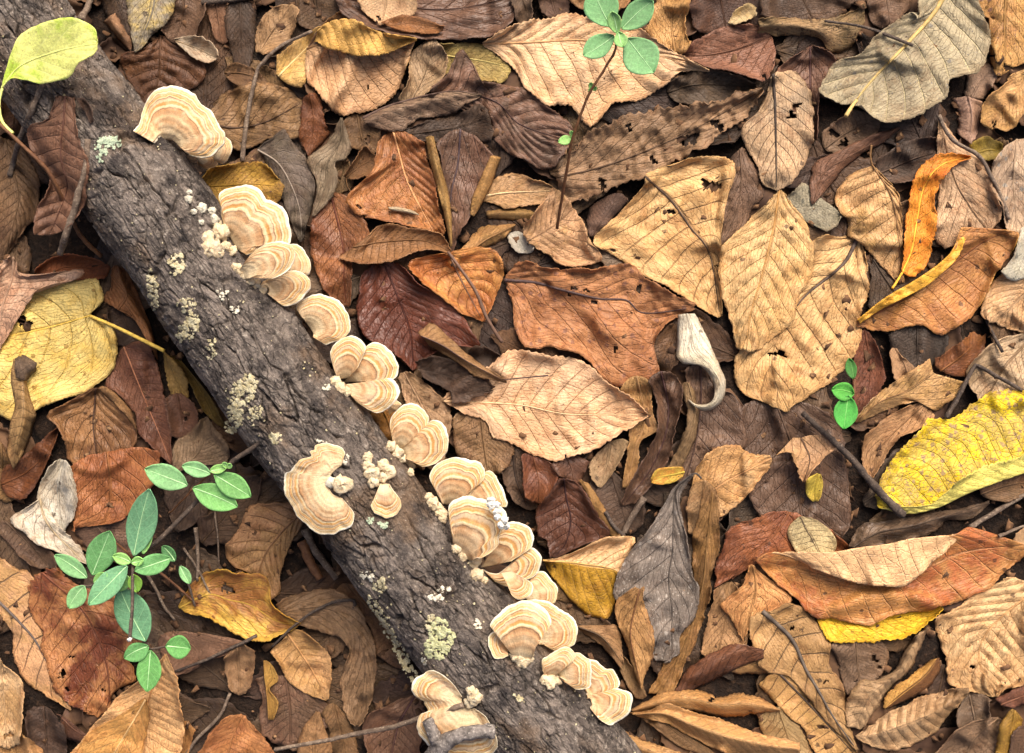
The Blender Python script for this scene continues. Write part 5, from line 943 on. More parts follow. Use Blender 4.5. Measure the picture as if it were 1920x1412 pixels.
f = fungus('large rounded bracket fungus beside the green lichen, with a tiny cap at its side', 320, 270)
fungus_cap(f, '292,270 306,262 322,262 336,274', '250,246 264,225 271,197 291,170 320,159 344,166 365,177 378,194 399,211 412,237 421,252 417,272 392,294 364,293 348,286', rz=2, bulge=5, bands=.85, seed=11)
fungus_cap(f, '400,282 400,296', '410,262 420,256 433,266 434,284 420,306 402,304', rz=-4, bulge=2, bands=1.2, seed=12, part='small_cap')
fungus_cap(f, '352,290 372,296', '362,290 390,288 408,300 405,312 385,315 370,308', rz=-7, bulge=1, bands=1.6, seed=13, part='small_cap')

f = fungus('cluster of four bracket caps in front of a yellow-brown toothed leaf', 455, 490)
fungus_cap(f, '530,482 532,505', '543,457 561,459 576,477 582,496 577,516 560,518', rz=-5, bulge=2, bands=1.0, seed=24)
fungus_cap(f, '488,536 500,550', '493,528 513,519 536,510 558,507 573,516 582,531 577,547 562,564 536,574 522,567 517,556 507,552', bz=.040, rz=3, bulge=3, bands=1.0, seed=23)
fungus_cap(f, '426,432 436,455 449,470', '420,424 415,404 414,387 410,367 419,357 443,349 462,346 484,351 496,368 499,374 524,384 538,404 545,429 545,448 539,459 503,459 488,469 462,478', rz=4, bulge=5, bands=.72, seed=21)
fungus_cap(f, '448,506 462,524', '466,482 474,473 497,458 520,453 540,457 553,475 549,496 534,512 511,522 495,517 482,515', rz=6, bulge=4, bands=.95, seed=22)
for a in ((446, 504, 9), (456, 514, 10), (440, 500, 6), (480, 532, 8), (492, 543, 8), (470, 528, 7)): knob(f, *a)

f = fungus('knobbly group of button-like young fungi touching the cluster of four caps', 400, 455, 'young fungi on the bark')
for a in ((412, 437, 15), (390, 447, 11), (396, 466, 16), (409, 474, 10), (423, 462, 9), (435, 470, 9), (403, 455, 8), (411, 421, 6)): knob(f, *a, part='button')
for k, a in enumerate(((380, 391, 9), (364, 397, 5), (397, 396, 7), (402, 411, 8), (354, 374, 7), (355, 361, 5), (378, 417, 5))):
    z = float(log_z(a[0], a[1])); x, y = w2(a[0], a[1], z)
    o = mesh_obj('button_fungus', *knob_arrays(a[0], a[1], a[2], z + .0006, .55, 60 + k, 18, 12), M_LICHW, None, None, None, True, None)
    tag(o, 'tiny pale round button fungus on bare bark near the cluster of four caps', 'fungus', 'tiny button fungi')

f = fungus('single half-round bracket fungus with a smooth rim, next to the heart-shaped one', 580, 615)
fungus_cap(f, '573,604 580,613 588,626', '572,600 561,588 556,575 566,564 586,554 604,552 623,557 640,569 651,586 657,608 655,622 643,635 628,640 612,646 601,640 587,631', rz=4, bulge=4, bands=.95, seed=31)
f = fungus('bracket fungus of three lobes shaped like a clover leaf', 642, 725)
fungus_cap(f, '640,722 656,738', '713,712 735,710 749,732 742,752 725,768 709,775 691,768 669,753 658,742', rz=3, bulge=3, bands=.9, seed=43)
fungus_cap(f, '632,712 655,708', '633,710 626,691 620,667 622,654 632,640 649,631 663,629 679,638 686,649 681,667 670,690', rz=5, bulge=4, bands=.8, seed=41)
fungus_cap(f, '645,716 662,716', '668,690 678,665 686,650 702,642 720,648 740,667 747,687 744,706 732,713 712,716', rz=5, bulge=4, bands=.8, seed=42)
fungus_cap(f, '705,760 722,752', '735,745 746,752 752,757 745,768 730,778', rz=-8, bulge=0, bands=1.5, seed=44, part='small_cap')
for a in ((630, 716, 10), (638, 727, 11), (648, 735, 9)): knob(f, *a)
f = fungus('two-lobed bracket fungus with a deep cleft, beside an orange-brown leaf corner', 745, 848)
fungus_cap(f, '739,836 757,846', '736,828 733,810 731,795 737,777 750,763 768,757 787,761 800,775 803,790 795,806 780,822', rz=5, bulge=4, bands=.85, seed=51)
fungus_cap(f, '745,846 760,860', '776,824 790,808 803,793 815,787 828,792 837,806 841,823 837,845 826,862 809,872 792,875 777,866 762,861', rz=6, bulge=4, bands=.85, seed=52)
for a in ((733, 838, 9), (743, 850, 11), (752, 860, 9), (766, 874, 11), (770, 886, 7)): knob(f, *a)
f = fungus('broad crescent-shaped bracket fungus with pink-brown rings, opposite the other fungi', 630, 908)
fungus_cap(f, '640,872 622,888 616,905 622,925 640,934', '643,862 646,848 634,837 612,831 592,835 590,843 581,846 583,856 566,861 553,873 544,884 534,889 531,912 536,931 548,954 562,974 581,990 599,1001 621,1003 640,996 657,988 665,973 662,959 649,944 641,934', rz=-3, bulge=3.5, bands=1.05, seed=61)
knob(f, 641, 908, 15, dz=1.5); knob(f, 622, 905, 10, M_LICHW, dz=1.0); knob(f, 652, 905, 8, dz=1)
f = fungus('small trumpet-shaped bracket fungus with knobbly white buds on top of the log', 720, 905)
fungus_cap(f, '712,906 729,908', '706,934 696,946 702,961 715,970 726,973 742,966 753,953 751,938 742,927 732,914', rz=3, bulge=4, bands=1.0, seed=71)
for a in ((690, 858, 9), (689, 875, 10), (696, 886, 12), (718, 873, 10), (726, 884, 13), (716, 896, 9), (699, 905, 9), (705, 893, 8)): knob(f, *a, part='bud', dz=1.2)
f = fungus('pair of wide overlapping caps with rosy centres, their base behind the frosted cap', 835, 945)
fungus_cap(f, '848,946 880,938', '888,916 902,902 911,884 926,889 939,908 948,928 951,950 932,946 912,938', rz=4, bulge=3, bands=.85, seed=82)
fungus_cap(f, '832,945 852,948', '829,944 817,920 806,898 808,884 825,866 853,857 877,862 900,868 909,882 907,897 900,907 886,920 880,935', rz=6, bulge=5, bands=.8, seed=81)
f = fungus('frosted bracket cap with crumbly white rim', 860, 1035)
fungus_cap(f, '848,1020 862,1040 884,1052', '851,1006 844,984 842,948 859,935 877,930 900,934 926,941 947,961 949,988 936,1003 936,1020 920,1036 903,1046 893,1046', rz=8, bulge=5, bands=.68, seed=91)
for k in range(26):
    t = RNG.uniform(0, 1); x, y = 918 + 30 * t + RNG.uniform(-8, 8), 942 + 46 * t ** 1.4 + RNG.uniform(-7, 9)
    V, F = knob_arrays(x, y, RNG.uniform(3, 6.5), .0605 + RNG.uniform(-.0005, .0015), .8, 300 + k)
    if k == 0: AV_, AF_ = [V], [F]
    else: AF_.append(F + sum(len(q) for q in AV_)); AV_.append(V)
mesh_obj('white_crust', np.vstack(AV_), np.vstack(AF_), M_WHITE, f, None, None, True, tuple(f.location))
for a in ((886, 1054, 14), (894, 1078, 12), (908, 1088, 7), (868, 1042, 9), (855, 1030, 8)): knob(f, *a, dz=1)
f = fungus('large amber-centred bracket fungus of several lobes next to the frosted cap', 915, 1075)
fungus_cap(f, '978,1108 990,1128', '1001,1078 1016,1070 1030,1080 1043,1098 1046,1106 1043,1128 1028,1138', bz=.038, rz=0, bulge=2, bands=1.0, seed=104)
fungus_cap(f, '905,1068 928,1086', '930,1092 955,1100 985,1088 1004,1080 1010,1069 1016,1051 1012,1038 998,1027 984,1034', rz=5, bulge=4, bands=.75, seed=102)
fungus_cap(f, '902,1064 925,1060', '934,1010 948,983 967,978 990,987 1001,1003 999,1020 994,1029 978,1040 960,1052', rz=6, bulge=4, bands=.72, seed=101)
fungus_cap(f, '940,1075 958,1072', '953,1100 961,1118 974,1124 991,1120 1000,1106 997,1094 984,1085', bz=.050, rz=6, bulge=3, bands=.9, seed=103)
f = fungus('bracket fungus with a furry pale stalk and three caps, next to a mustard folded leaf', 985, 1235)
fungus_cap(f, '945,1198 952,1222', '938,1190 928,1184 917,1190 914,1202 919,1220 928,1234 938,1235 953,1230', rz=1, bulge=2, bands=.6, seed=113, part='small_cap')
fungus_cap(f, '1004,1186 1008,1203', '986,1126 1009,1125 1030,1129 1050,1144 1067,1151 1080,1170 1081,1190 1076,1209 1054,1221 1034,1218 1025,1211 1010,1207', bz=.046, rz=3, bulge=3, bands=1.0, seed=112)
fungus_cap(f, '962,1232 975,1242 998,1234', '938,1189 925,1180 919,1170 937,1149 955,1135 983,1126 1010,1134 1028,1149 1034,1165 1028,1177 1011,1181 1008,1192 1006,1210', rz=6, bulge=5, bands=.8, seed=111)
for a in ((970, 1232, 10), (980, 1240, 11), (992, 1232, 10), (985, 1222, 9)): knob(f, *a, M_KNOB, dz=.5, part='stalk_fuzz')
f = fungus('small two-lobed bracket fungus on the knot of the log', 1030, 1275)
fungus_cap(f, '1024,1272 1042,1268', '1017,1258 1017,1239 1031,1227 1058,1214 1072,1218 1080,1230 1072,1242 1056,1256', rz=5, bulge=4, bands=.75, seed=121)
fungus_cap(f, '1040,1264 1047,1271', '1056,1254 1066,1239 1080,1225 1104,1236 1109,1255 1109,1274 1104,1290 1079,1292 1066,1280 1051,1270', rz=5, bulge=4, bands=.95, seed=122)
for a in ((1022, 1276, 10), (1032, 1282, 11), (1042, 1277, 9), (1030, 1272, 10)): knob(f, *a, M_KNOB, dz=.3, part='stalk_fuzz')
f = fungus('last bracket fungus of the row, with grey patch, spreading over leaves', 1095, 1310)
fungus_cap(f, '1084,1288 1096,1312', '1103,1235 1121,1242 1133,1255 1150,1256 1162,1276 1157,1291 1140,1296 1126,1302', bz=.040, rz=3, bulge=3, bands=.75, seed=131)
fungus_cap(f, '1088,1304 1106,1328', '1124,1302 1140,1296 1155,1291 1177,1297 1187,1309 1185,1325 1175,1341 1159,1352 1145,1360 1125,1350 1111,1332', bz=.041, rz=3, bulge=4, bands=.75, seed=132)
f = fungus('fan-shaped bracket fungus with chestnut rings and cream lobes, crossed by sticks', 880, 1315)
fungus_cap(f, '866,1308 866,1316 872,1324 884,1330', '866,1306 851,1285 835,1270 820,1261 807,1257 794,1265 777,1273 771,1289 778,1304 788,1312 794,1315 795,1321 803,1333 786,1342 780,1359 784,1373 792,1386 802,1397 813,1405 830,1421 870,1427 922,1414 934,1396 927,1372 918,1356 909,1343 893,1331', rz=-4, bulge=3, bands=1.12, seed=141)
for a in ((884, 1297, 9), (890, 1308, 12), (880, 1318, 9)): knob(f, *a, dz=1.5)

# small twin buds left standing on the bark rim between the cleft fungus and the pair of wide caps
f = fungus('row of pale lumpy buds on the bark edge beside the frosted cap', 815, 950, 'young fungi on the bark')
for a in ((804, 932, 8), (811, 944, 11), (820, 955, 11), (827, 966, 11), (831, 974, 7)): knob(f, *a, part='bud', dz=.5)

# ------------------------------------------------------------------ lichens and crusts on the bark
def crust(px, py, rx, ry, ang, n, r, seed, h=0.00035):
    rg = np.random.default_rng(seed); Vs, Fs, off = [], [], 0
    for k in range(n):
        a = rg.uniform(0, 6.28); d = math.sqrt(rg.uniform(0, 1)); lx, ly = rx * d * math.cos(a), ry * d * math.sin(a)
        x = px + lx * math.cos(ang) - ly * math.sin(ang); y = py + lx * math.sin(ang) + ly * math.cos(ang)
        rr = r * rg.uniform(.25, 1.3); nu = 13; th = np.linspace(0, 6.2832, nu, endpoint=False)
        ed = rr * (1 + .8 * noise(np.cos(th) * 2 + k, np.sin(th) * 2, seed + k) + .9 * noise(np.cos(th) * 5 + k, np.sin(th) * 5, seed + k + 7))
        hh = h * rg.uniform(.6, 1.4)
        ring = [(x + np.cos(th) * ed * f, y + np.sin(th) * ed * f, z) for f, z in ((1.0, -.0004), (.93, hh * .7), (.55, hh), (.2, hh * .8))]
        V = []
        for (qx, qy, z) in ring:
            zz = log_z(qx, qy) + z; wx_, wy_ = w2(qx, qy, zz); V.append(np.stack([wx_, wy_, zz], -1))
        zz = float(log_z(x, y)) + hh * .85; wx_, wy_ = w2(x, y, zz)
        V = np.vstack(V + [np.array([[wx_, wy_, zz]])])
        j = np.arange(nu); kk = (j + 1) % nu
        F = np.vstack([np.stack([b * nu + j, b * nu + nu + j, b * nu + nu + kk, b * nu + kk], -1) for b in range(3)])
        T = np.stack([3 * nu + j, np.full(nu, 4 * nu), 3 * nu + kk, 3 * nu + kk], -1)[:, :3]
        Vs.append(V); Fs.append((F + off, T + off)); off += len(V)
    V = np.vstack(Vs); F = np.vstack([a for a, _ in Fs]); T = np.vstack([b for _, b in Fs])
    nz = np.cross(V[F[:, 1]] - V[F[:, 0]], V[F[:, 2]] - V[F[:, 1]])[:, 2].sum()
    if nz < 0: F = F[:, ::-1]; T = T[:, ::-1]
    return V, [F, T]

CR = [  # px, py, rx, ry, angle deg, lobes, lobe size, material, label
    (200, 270, 24, 12, -10, 34, 5, M_LICHG, 'grey-green leafy lichen tuft on the upper part of the log'),
    (190, 296, 7, 10, 30, 9, 3.5, M_LICHG, 'small pale green lichen tuft beside the leafy lichen'),
    (330, 495, 14, 18, 20, 20, 5, M_LICH, 'cream flaking crust patch beside the group of button-like fungi'),
    (286, 545, 8, 34, -8, 26, 4.5, M_LICH, 'long cream crust streak on the shaded flank of the log'),
    (350, 572, 16, 12, 0, 16, 4.5, M_LICH, 'cream crust patch near the flaking patch on the log'),
    (358, 612, 12, 26, 15, 30, 4.5, M_LICH, 'ragged cream crust patch in the middle of the bark'),
    (340, 625, 9, 14, 0, 14, 4, M_LICH, 'small cream crust patch on the shaded side of the ragged one'),
    (418, 552, 13, 8, 30, 10, 3.6, M_LICHW, 'white crust fleck beside the bark crack'),
    (440, 580, 8, 8, 0, 8, 3.2, M_LICHW, 'tiny white crust dots beside the bark crack'),
    (396, 655, 9, 18, 10, 14, 3.6, M_LICH, 'thin cream crust streak along the bark'),
    (452, 742, 20, 40, 30, 60, 5, M_LICH, 'thick cream crust on the flank of the log near the honeysuckle branch'),
    (440, 785, 12, 26, 25, 28, 4.5, M_LICH, 'cream crust trailing down the log flank'),
    (478, 775, 10, 16, 20, 18, 4, M_LICH, 'light crust patch touching the thick crust'),
    (517, 822, 11, 9, 0, 14, 4, M_LICH, 'dull crust patch beside the tip of the honeysuckle branch'),
    (606, 830, 12, 5, 10, 8, 3.4, M_LICHW, 'white crust specks touching the crescent-shaped fungus'),
    (650, 862, 5, 10, 20, 7, 3, M_LICHW, 'white fleck beside the crescent-shaped fungus'),
    (612, 726, 9, 5, 10, 6, 3.2, M_LICHW, 'two white specks beside the clover-shaped fungus'),
    (695, 976, 6, 5, 0, 8, 3, M_LICHG, 'pale green lichen dot near the trumpet-shaped fungus'),
    (720, 984, 9, 6, 20, 12, 3, M_LICHG, 'pale lichen rosette at the long bark crack'),
    (688, 1080, 12, 7, 20, 14, 3.6, M_LICHW, 'white crust patch on the log flank near the yellow-green lichen'),
    (712, 1100, 11, 17, 15, 16, 4, M_LICH, 'cream crust patch beside the white one on the lower log'),
    (832, 1106, 12, 6, 0, 9, 3.4, M_LICHW, 'small white crust beside the bark crack of the lower log'),
    (816, 1120, 12, 7, 10, 10, 4, M_LICHW, 'pair of white crust flecks on the lower log'),
    (808, 1168, 8, 12, 0, 10, 4, M_LICH, 'small cream crust near the yellow-green lichen'),
    (828, 1190, 18, 28, -25, 40, 5.5, M_LICHY, 'cream and yellow-green lichen patch on the lower log'),
    (816, 1218, 20, 17, 20, 36, 5.5, M_LICHY, 'thick yellow-green lichen patch joined to the cream one'),
    (896, 1168, 6, 12, -10, 10, 3.4, M_LICHW, 'thin white crust near the furry-stalked fungus'),
    (972, 1310, 12, 4, 35, 9, 3.2, M_LICH, 'narrow cream fleck near the knot of the log'),
    (795, 1240, 5, 5, 0, 5, 3.2, M_LICHW, 'white dot beside the yellow-green lichen'),
    (718, 1165, 8, 50, -30, 46, 4, M_LICH, 'crumbly cream crust lining the lower edge of the log'),
    (762, 1245, 9, 46, -28, 44, 4, M_LICH, 'crumbly cream crust near the fan-shaped fungus'),
]
for k, (px, py, rx, ry, an, n, r, mt, lb) in enumerate(CR):
    V, F = crust(px, py, rx * 1.15, ry * 1.15, math.radians(an), int(n * 2.0), r * .8, 900 + k)
    c = V.mean(0); c = (c[0], c[1], V[:, 2].min())
    o = mesh_obj('lichen_patch', V, F, mt, None, None, None, True, c); o.location = c
    tag(o, lb, 'lichen', 'lichens and crusts on the log')
# loose specks on the bark: too many and small to count
Vs, Fs, Ts, off = [], [], [], 0
for k in range(520):
    i = int(RNG.integers(90, 1010)); th = RNG.uniform(-1.15, 1.15); x0, y0 = LOGA[i, :2]; d = LOGA[i, 2] * math.sin(th)
    tx, ty = LOGA[i + 5, 0] - LOGA[i - 5, 0], LOGA[i + 5, 1] - LOGA[i - 5, 1]; L_ = math.hypot(tx, ty)
    x, y = x0 + ty / L_ * d, y0 - tx / L_ * d
    if noise(np.array([x / 60]), np.array([y / 60]), 77)[0] < -0.05 and RNG.uniform() < .75: continue
    V, F = crust(x, y, 2.5, 2.5, 0, 1, RNG.uniform(.8, 2.0), 2000 + k, .0004)
    Vs.append(V); Fs.append(F[0] + off); Ts.append(F[1] + off); off += len(V)
o = mesh_obj('crust_specks', np.vstack(Vs), [np.vstack(Fs), np.vstack(Ts)], M_LICH)
tag(o, 'fine pale crust specks scattered over the bark of the log', 'lichen', None, 'stuff')

# ------------------------------------------------------------------ twigs and sticks
def twig(label, path, r0, r1, mat=None, zs=None, name='twig', cat='twig', group='twigs in the litter', dz=0.0, parent=None, part='stem', side=()):
    """path in px (third value: height mm above what it lies on); r in px"""
    Pp = pts(path); n = max(14, int(np.linalg.norm(np.diff(Pp[:, :2], axis=0), axis=1).sum() / 7)); C = catmull(Pp, n)
    C[:, 0] += 1.6 * noise(np.arange(n) / 6.0, np.zeros(n) + .5, int(Pp[0, 0])); C[:, 1] += 1.6 * noise(np.arange(n) / 6.0, np.zeros(n) + 9.5, int(Pp[0, 1]))
    R = np.linspace(r0, r1, n) * PXM
    x, y = w2(C[:, 0], C[:, 1], 0.02)
    if zs is None:
        h = h_sample(HM, x, y); w = max(3, n // 3); hs = np.array([h[max(0, i - w):i + w + 1].max() for i in range(n)])
        for _ in range(6): hs[1:-1] = (hs[:-2] + 2 * hs[1:-1] + hs[2:]) / 4
        z = hs * .75 + h * .25 + R * .7 + C[:, 2] * .001
        for _ in range(4): z[1:-1] = (z[:-2] + 2 * z[1:-1] + z[2:]) / 4
    else: z = np.interp(np.linspace(0, 1, n), np.linspace(0, 1, len(zs)), np.array(zs)) * .001
    x, y = w2(C[:, 0], C[:, 1], z); P = np.stack([x, y, z], -1)
    if parent is None:
        rt = root(name, tuple(P[n // 2]), label, cat, group)
    else: rt = parent
    V, F, uv = tube_arrays(P, R * (1 + .12 * noise(np.arange(n) / 4.0, np.zeros(n) + 2.5, 5)), 9, True, .5, int(Pp[0, 0]))
    mesh_obj(part, V, F, mat or M_TWIG, rt, uv, None, True, tuple(rt.location))
    return rt, P

twig('long dark straight twig pointing at the spotted yellow leaf', '1505,775 1583,847 1637,909 1692,966', 5, 8.5, M_TWIGD)
twig('bent dark twig forming an angle over the pale beige leaf', '1774,784 1800,738 1826,688 1832,686 1870,706 1918,734', 4.5, 3.5, M_TWIGD)
twig('grey twig beside the end of the folded orange-brown leaf', '1818,990 1870,958 1935,920', 5, 4, M_TWIG)
twig('short grey twig beside the other grey twig', '1872,1006 1898,995 1935,980', 3, 2.5, M_TWIG)
twig('knobbly vine twig arching beside the orange leaf', '1760,216 1786,262 1835,292 1858,330 1879,374 1892,412', 3.5, 4, M_TWIG)
twig('dark leaf stalk resting on the large grey-green leaf', '1546,39 1631,54 1712,86', 2.2, 3, M_TWIGD)
twig('grey-brown forked twig near the second cluster of fungi', '455,302 462,230 480,140 490,120 525,88 585,58', 4.5, 2.8, M_TWIG)
twig('dark stick end under the chocolate leaf', '378,6 430,0 490,-8', 5, 4.5, M_TWIGD)
twig('grey stick leaning between the ribbed leaf and the log', '165,262 160,315 145,370 130,420 112,475', 5, 6, M_TWIG)
twig('thin straight stick under the yellow-green leaf', '82,155 60,205 35,270 18,330', 5, 5, M_TWIG)
twig('grey stick end standing against the log', '172,-10 165,12 152,34', 5, 6, M_TWIG)
twig('long thin twig ending on the fungus with chestnut rings', '515,1405 600,1391 650,1380 736,1363 820,1336 869,1321', 3.5, 5, M_TWIG, zs=[26, 28, 32, 42, 54, 60])
rt, P = twig('broken grey barky stick lying on the fungus with chestnut rings', '800,1430 828,1402 856,1380 895,1372 928,1371', 14, 12, M_GREYBARK, zs=[52, 59, 63, 64, 63], name='broken_stick', cat='stick')
twig('', '802,1350 810,1370 818,1390', 9.5, 11, M_GREYBARK, zs=[60, 60, 59], parent=rt, part='side_stub')
twig('dark arched leaf stalk over the smooth tan leaf', '510,1213 548,1176 603,1138 640,1125 664,1126 664,1140', 2.2, 3.2, M_TWIGD)
twig('bare twig across the flat brown leaf beside the honeysuckle', '482,1192 440,1212 390,1236 326,1260', 3.5, 2.5, M_TWIGD)
twig('bare straw-coloured twig running down from a crumpled scrap', '432,1300 410,1345 370,1385 345,1420', 3.0, 3.5, M_TWIG)
twig('pale forked twig in the dark gap beside the honeysuckle', '276,1075 295,1110 310,1140 318,1150 328,1163', 3.2, 2.4, M_TWIG)
twig('straight orange-brown twig in the dark gap beside the honeysuckle', '298,1072 330,1098 366,1131', 2.4, 2.0, M_TWIGR)
twig('thin twig touching the hole-marked yellow leaf', '345,1028 376,1078 405,1135', 2.2, 2.0, M_TWIG)
twig('thin dark twig hooked beside the hole-marked yellow leaf', '338,1060 355,1100 366,1137', 2.4, 2.2, M_TWIGD)
twig('upright grey twig in the gap under the clustered green leaves', '366,990 372,1040 370,1090', 4, 3, M_TWIG)
twig('fine straw twig in the gap under the clustered green leaves', '402,960 408,1010 410,1060', 1.8, 1.5, M_TWIG)
twig('short twig piece between dark wine leaf and small orange leaflet', '1168,1000 1185,970 1208,932', 5, 6, M_TWIG)
twig('dark twig under the wine-coloured leaf', '1135,960 1150,985 1170,1005', 4, 4, M_TWIGD)
twig('tan rotten stick against the log next to the crescent-shaped fungus', '572,992 590,1030 612,1060 632,1085', 8, 6, M_TWIG)
twig('reddish rotten wood sliver beside the tan rotten stick', '566,1015 580,1050 600,1085', 10, 8, M_TWIGR)
twig('grey dead stem in the hollow under the chestnut leaf', '1850,600 1868,640 1880,660', 3, 3, M_TWIGD)

# ------------------------------------------------------------------ green plants
def green_leaf(rt, b, t, w, zb, zt, c1, c2, vein, shape=0.9, cup=2.0, seed=1, wide=0.5, part='leaf', rib=.5, droop=0.0):
    """living leaf from base pixel b to tip pixel t, w px wide; heights mm"""
    s = np.linspace(0, 1, 9); b = np.array(b, float); t = np.array(t, float); d = t - b; nrm = np.array([-d[1], d[0]]) / (np.hypot(*d) + 1e-6)
    k = wide                                                     # where it is widest
    ss = np.where(s < k, 0.5 * s / k, 0.5 + 0.5 * (s - k) / (1 - k))
    wd_ = (np.sin(np.pi * np.clip(ss, 0.0, 1.0)) ** shape) * w / 2 + 0.4
    cv = b[None] + d[None] * s[:, None]; z = zb + (zt - zb) * s - droop * s * s
    def rail(sg): return np.column_stack([cv + sg * nrm[None] * wd_[:, None], z])
    mid = np.column_stack([cv, z])
    return leaf('', c1, c2, [rail(-1), mid, rail(1)], parent=rt, part=part, mat=M_GREEN, nodrape=True, fixed=0.0, splat=False, cup=cup * .5, pl=.08, bk=.35, cr=.03, nv=6, sl=1.5, vein=vein, vstr=.22, spot=.0, rag=.25,
                rib=rib, gloss=.0, under=mul(lin(c1), 1.2), seed=seed, dense=1.3, mix=.5)

G1, G2, GD, GL, GV = '7fae74', '6f9f67', '6a9a70', '94c46e', 'b5d8a0'
x, y = w2(1045, 425, .012)
sd = root('honeysuckle_seedling', (x, y, .012), 'small upright green seedling with a whorl of rounded leaves on a thin red stem', 'seedling')
twig('', '1045,428 1050,391 1062,323 1074,258 1093,204 1110,168 1138,122 1152,100 1157,70', 2.8, 2.0, M_TWIGR, zs=[8, 20, 32, 42, 50, 56, 62, 66, 70], parent=sd)
for i, a in enumerate((((1145, 50), (1112, -22), 66, 70, 76, G1, G2), ((1166, 54), (1224, 1), 48, 70, 76, G1, G2), ((1151, 67), (1094, 104), 42, 70, 70, G1, G2), ((1176, 72), (1226, 136), 70, 70, 68, G1, G2),
                       ((1157, 62), (1147, 22), 25, 72, 76, '86b26a', '79a660'), ((1160, 60), (1168, 88), 25, 73, 75, '86b26a', '79a660'))):
    green_leaf(sd, a[0], a[1], a[2], a[3], a[4], a[5], a[6], GV, .75, 2.0, 40 + i, .55)
for i, a in enumerate((((1073, 259), (1047, 266), 17), ((1074, 256), (1070, 246), 8), ((1110, 168), (1107, 155), 9), ((1111, 168), (1118, 164), 8), ((1109, 170), (1104, 168), 8))):
    green_leaf(sd, a[0], a[1], a[2], 44 if i < 2 else 56, 46 if i < 2 else 58, GL, '7cae55', GV, .8, .8, 50 + i, part='small_leaf', rib=0)

x, y = w2(480, 835, .03)
hs = root('honeysuckle_shoot', (x, y, .03), 'honeysuckle branch with many green paired leaves reaching out from under the log', 'shrub')
twig('', '552,788 480,836 430,872 367,941 298,1012 252,1046', 4.2, 4.0, M_TWIGD, zs=[60, 52, 46, 42, 44, 48], parent=hs, part='branch')
twig('', '250,1052 249,1090 248,1125 243,1196', 2.5, 2.9, M_TWIGD, zs=[49, 56, 62, 72], parent=hs)
knob_v, knob_f = knob_arrays(243, 1199, 3.4, .0725, .8, 5); mesh_obj('cut_tip', knob_v, knob_f, M_WHITE, hs, None, None, True, tuple(hs.location))
twig('', '250,1046 234,1032 216,1018', 2.6, 2.0, M_TWIGR, zs=[48, 44, 36], parent=hs)
twig('', '362,916 345,935 318,962', 1.8, 1.5, M_TWIGR, zs=[46, 42, 34], parent=hs)
twig('', '424,876 395,889 365,914', 2.0, 1.8, M_TWIGR, zs=[47, 48, 47], parent=hs)
twig('', '150,1097 160,1098 174,1096 240,1062', 2.0, 2.0, M_TWIGD, zs=[45, 46, 46, 48], parent=hs)
twig('', '276,1204 282,1216 312,1212', 1.8, 1.6, M_TWIGD, zs=[38, 38, 36], parent=hs)
twig('', '252,1060 262,1130 276,1204', 1.6, 1.6, M_TWIGR, zs=[46, 40, 38], parent=hs)
HLV = [((351, 910), (272, 879), 46, G1, '6aa05c'), ((394, 888), (342, 873), 28, G1, '6aa05c'), ((394, 883), (424, 876), 16, GL, G1), ((402, 890), (470, 931), 44, '72a85e', '659b55'), ((362, 915), (445, 950), 48, '72a85e', '659b55'),
       ((251, 1042), (280, 917), 56, GD, '628f62'), ((173, 1078), (206, 996), 54, '5f9456', G2), ((163, 1083), (103, 1041), 32, G1, '69a05a'), ((158, 1099), (129, 1140), 34, G1, G2), ((238, 1061), (166, 1134), 44, GD, '5c8a5c'),
       ((245, 1054), (212, 1042), 21, GL, '7cae55'), ((247, 1055), (268, 1050), 17, GL, '7cae55'), ((320, 1047), (253, 1070), 37, '5f9456', G2), ((328, 1052), (305, 1024), 22, '4d7a4a', '426b40'), ((338, 1062), (356, 1094), 18, G1, G2),
       ((273, 1202), (224, 1102), 64, GD, '5f8d62'), ((278, 1212), (233, 1234), 34, '629a58', G2), ((282, 1220), (276, 1297), 46, '629a52', '55894a'), ((311, 1211), (357, 1216), 44, '629a52', '55894a'),
       ((249, 1078), (257, 1110), 26, '8fbd4c', '7cae45'), ((240, 1080), (219, 1108), 24, '86b462', G1), ((176, 1092), (200, 1076), 20, '7fb05a', G1), ((268, 1038), (284, 998), 12, GL, '9ac46a'), ((425, 876), (418, 868), 9, GL, G1), ((426, 876), (434, 872), 9, GL, G1)]
HZ = {0: (50, 53), 1: (51, 53), 2: (51, 52), 3: (50, 52), 4: (48, 51), 5: (52, 62), 6: (48, 54), 7: (46, 50), 8: (46, 46), 9: (52, 58), 12: (48, 54), 13: (40, 42), 14: (32, 32), 15: (40, 46), 16: (38, 40), 17: (38, 40), 18: (36, 36), 19: (52, 48), 20: (50, 46)}
for i, (b, t, w, c1, c2) in enumerate(HLV):
    z0, z1 = HZ.get(i, (52, 54)); green_leaf(hs, b, t, w, z0, z1, c1, c2, 'b5d8a0', .72, 1.8, 70 + i, .5 if i != 18 else .55)

x, y = w2(1600, 742, .02)
gp = root('green_sprig', (x, y, .02), 'two fresh green leaves peeping out between tan leaves and a rust-coloured leaf', 'sprig')
green_leaf(gp, (1601, 738), (1560, 730), 34, 27, 29, '4f9a3c', '438a34', '7fbf62', .7, 3, 91, .4)
green_leaf(gp, (1590, 742), (1582, 804), 44, 27, 28, '4da043', '3f8c38', '86c46e', .7, 3, 92, .5)
green_leaf(gp, (1600, 710), (1592, 672), 20, 22, 20, '3d6f30', '356229', '6a9a52', .8, 2, 93, .5)
twig('', '1602,712 1602,738 1594,748', 1.6, 1.4, M_TWIGR, zs=[22, 26, 26], parent=gp)

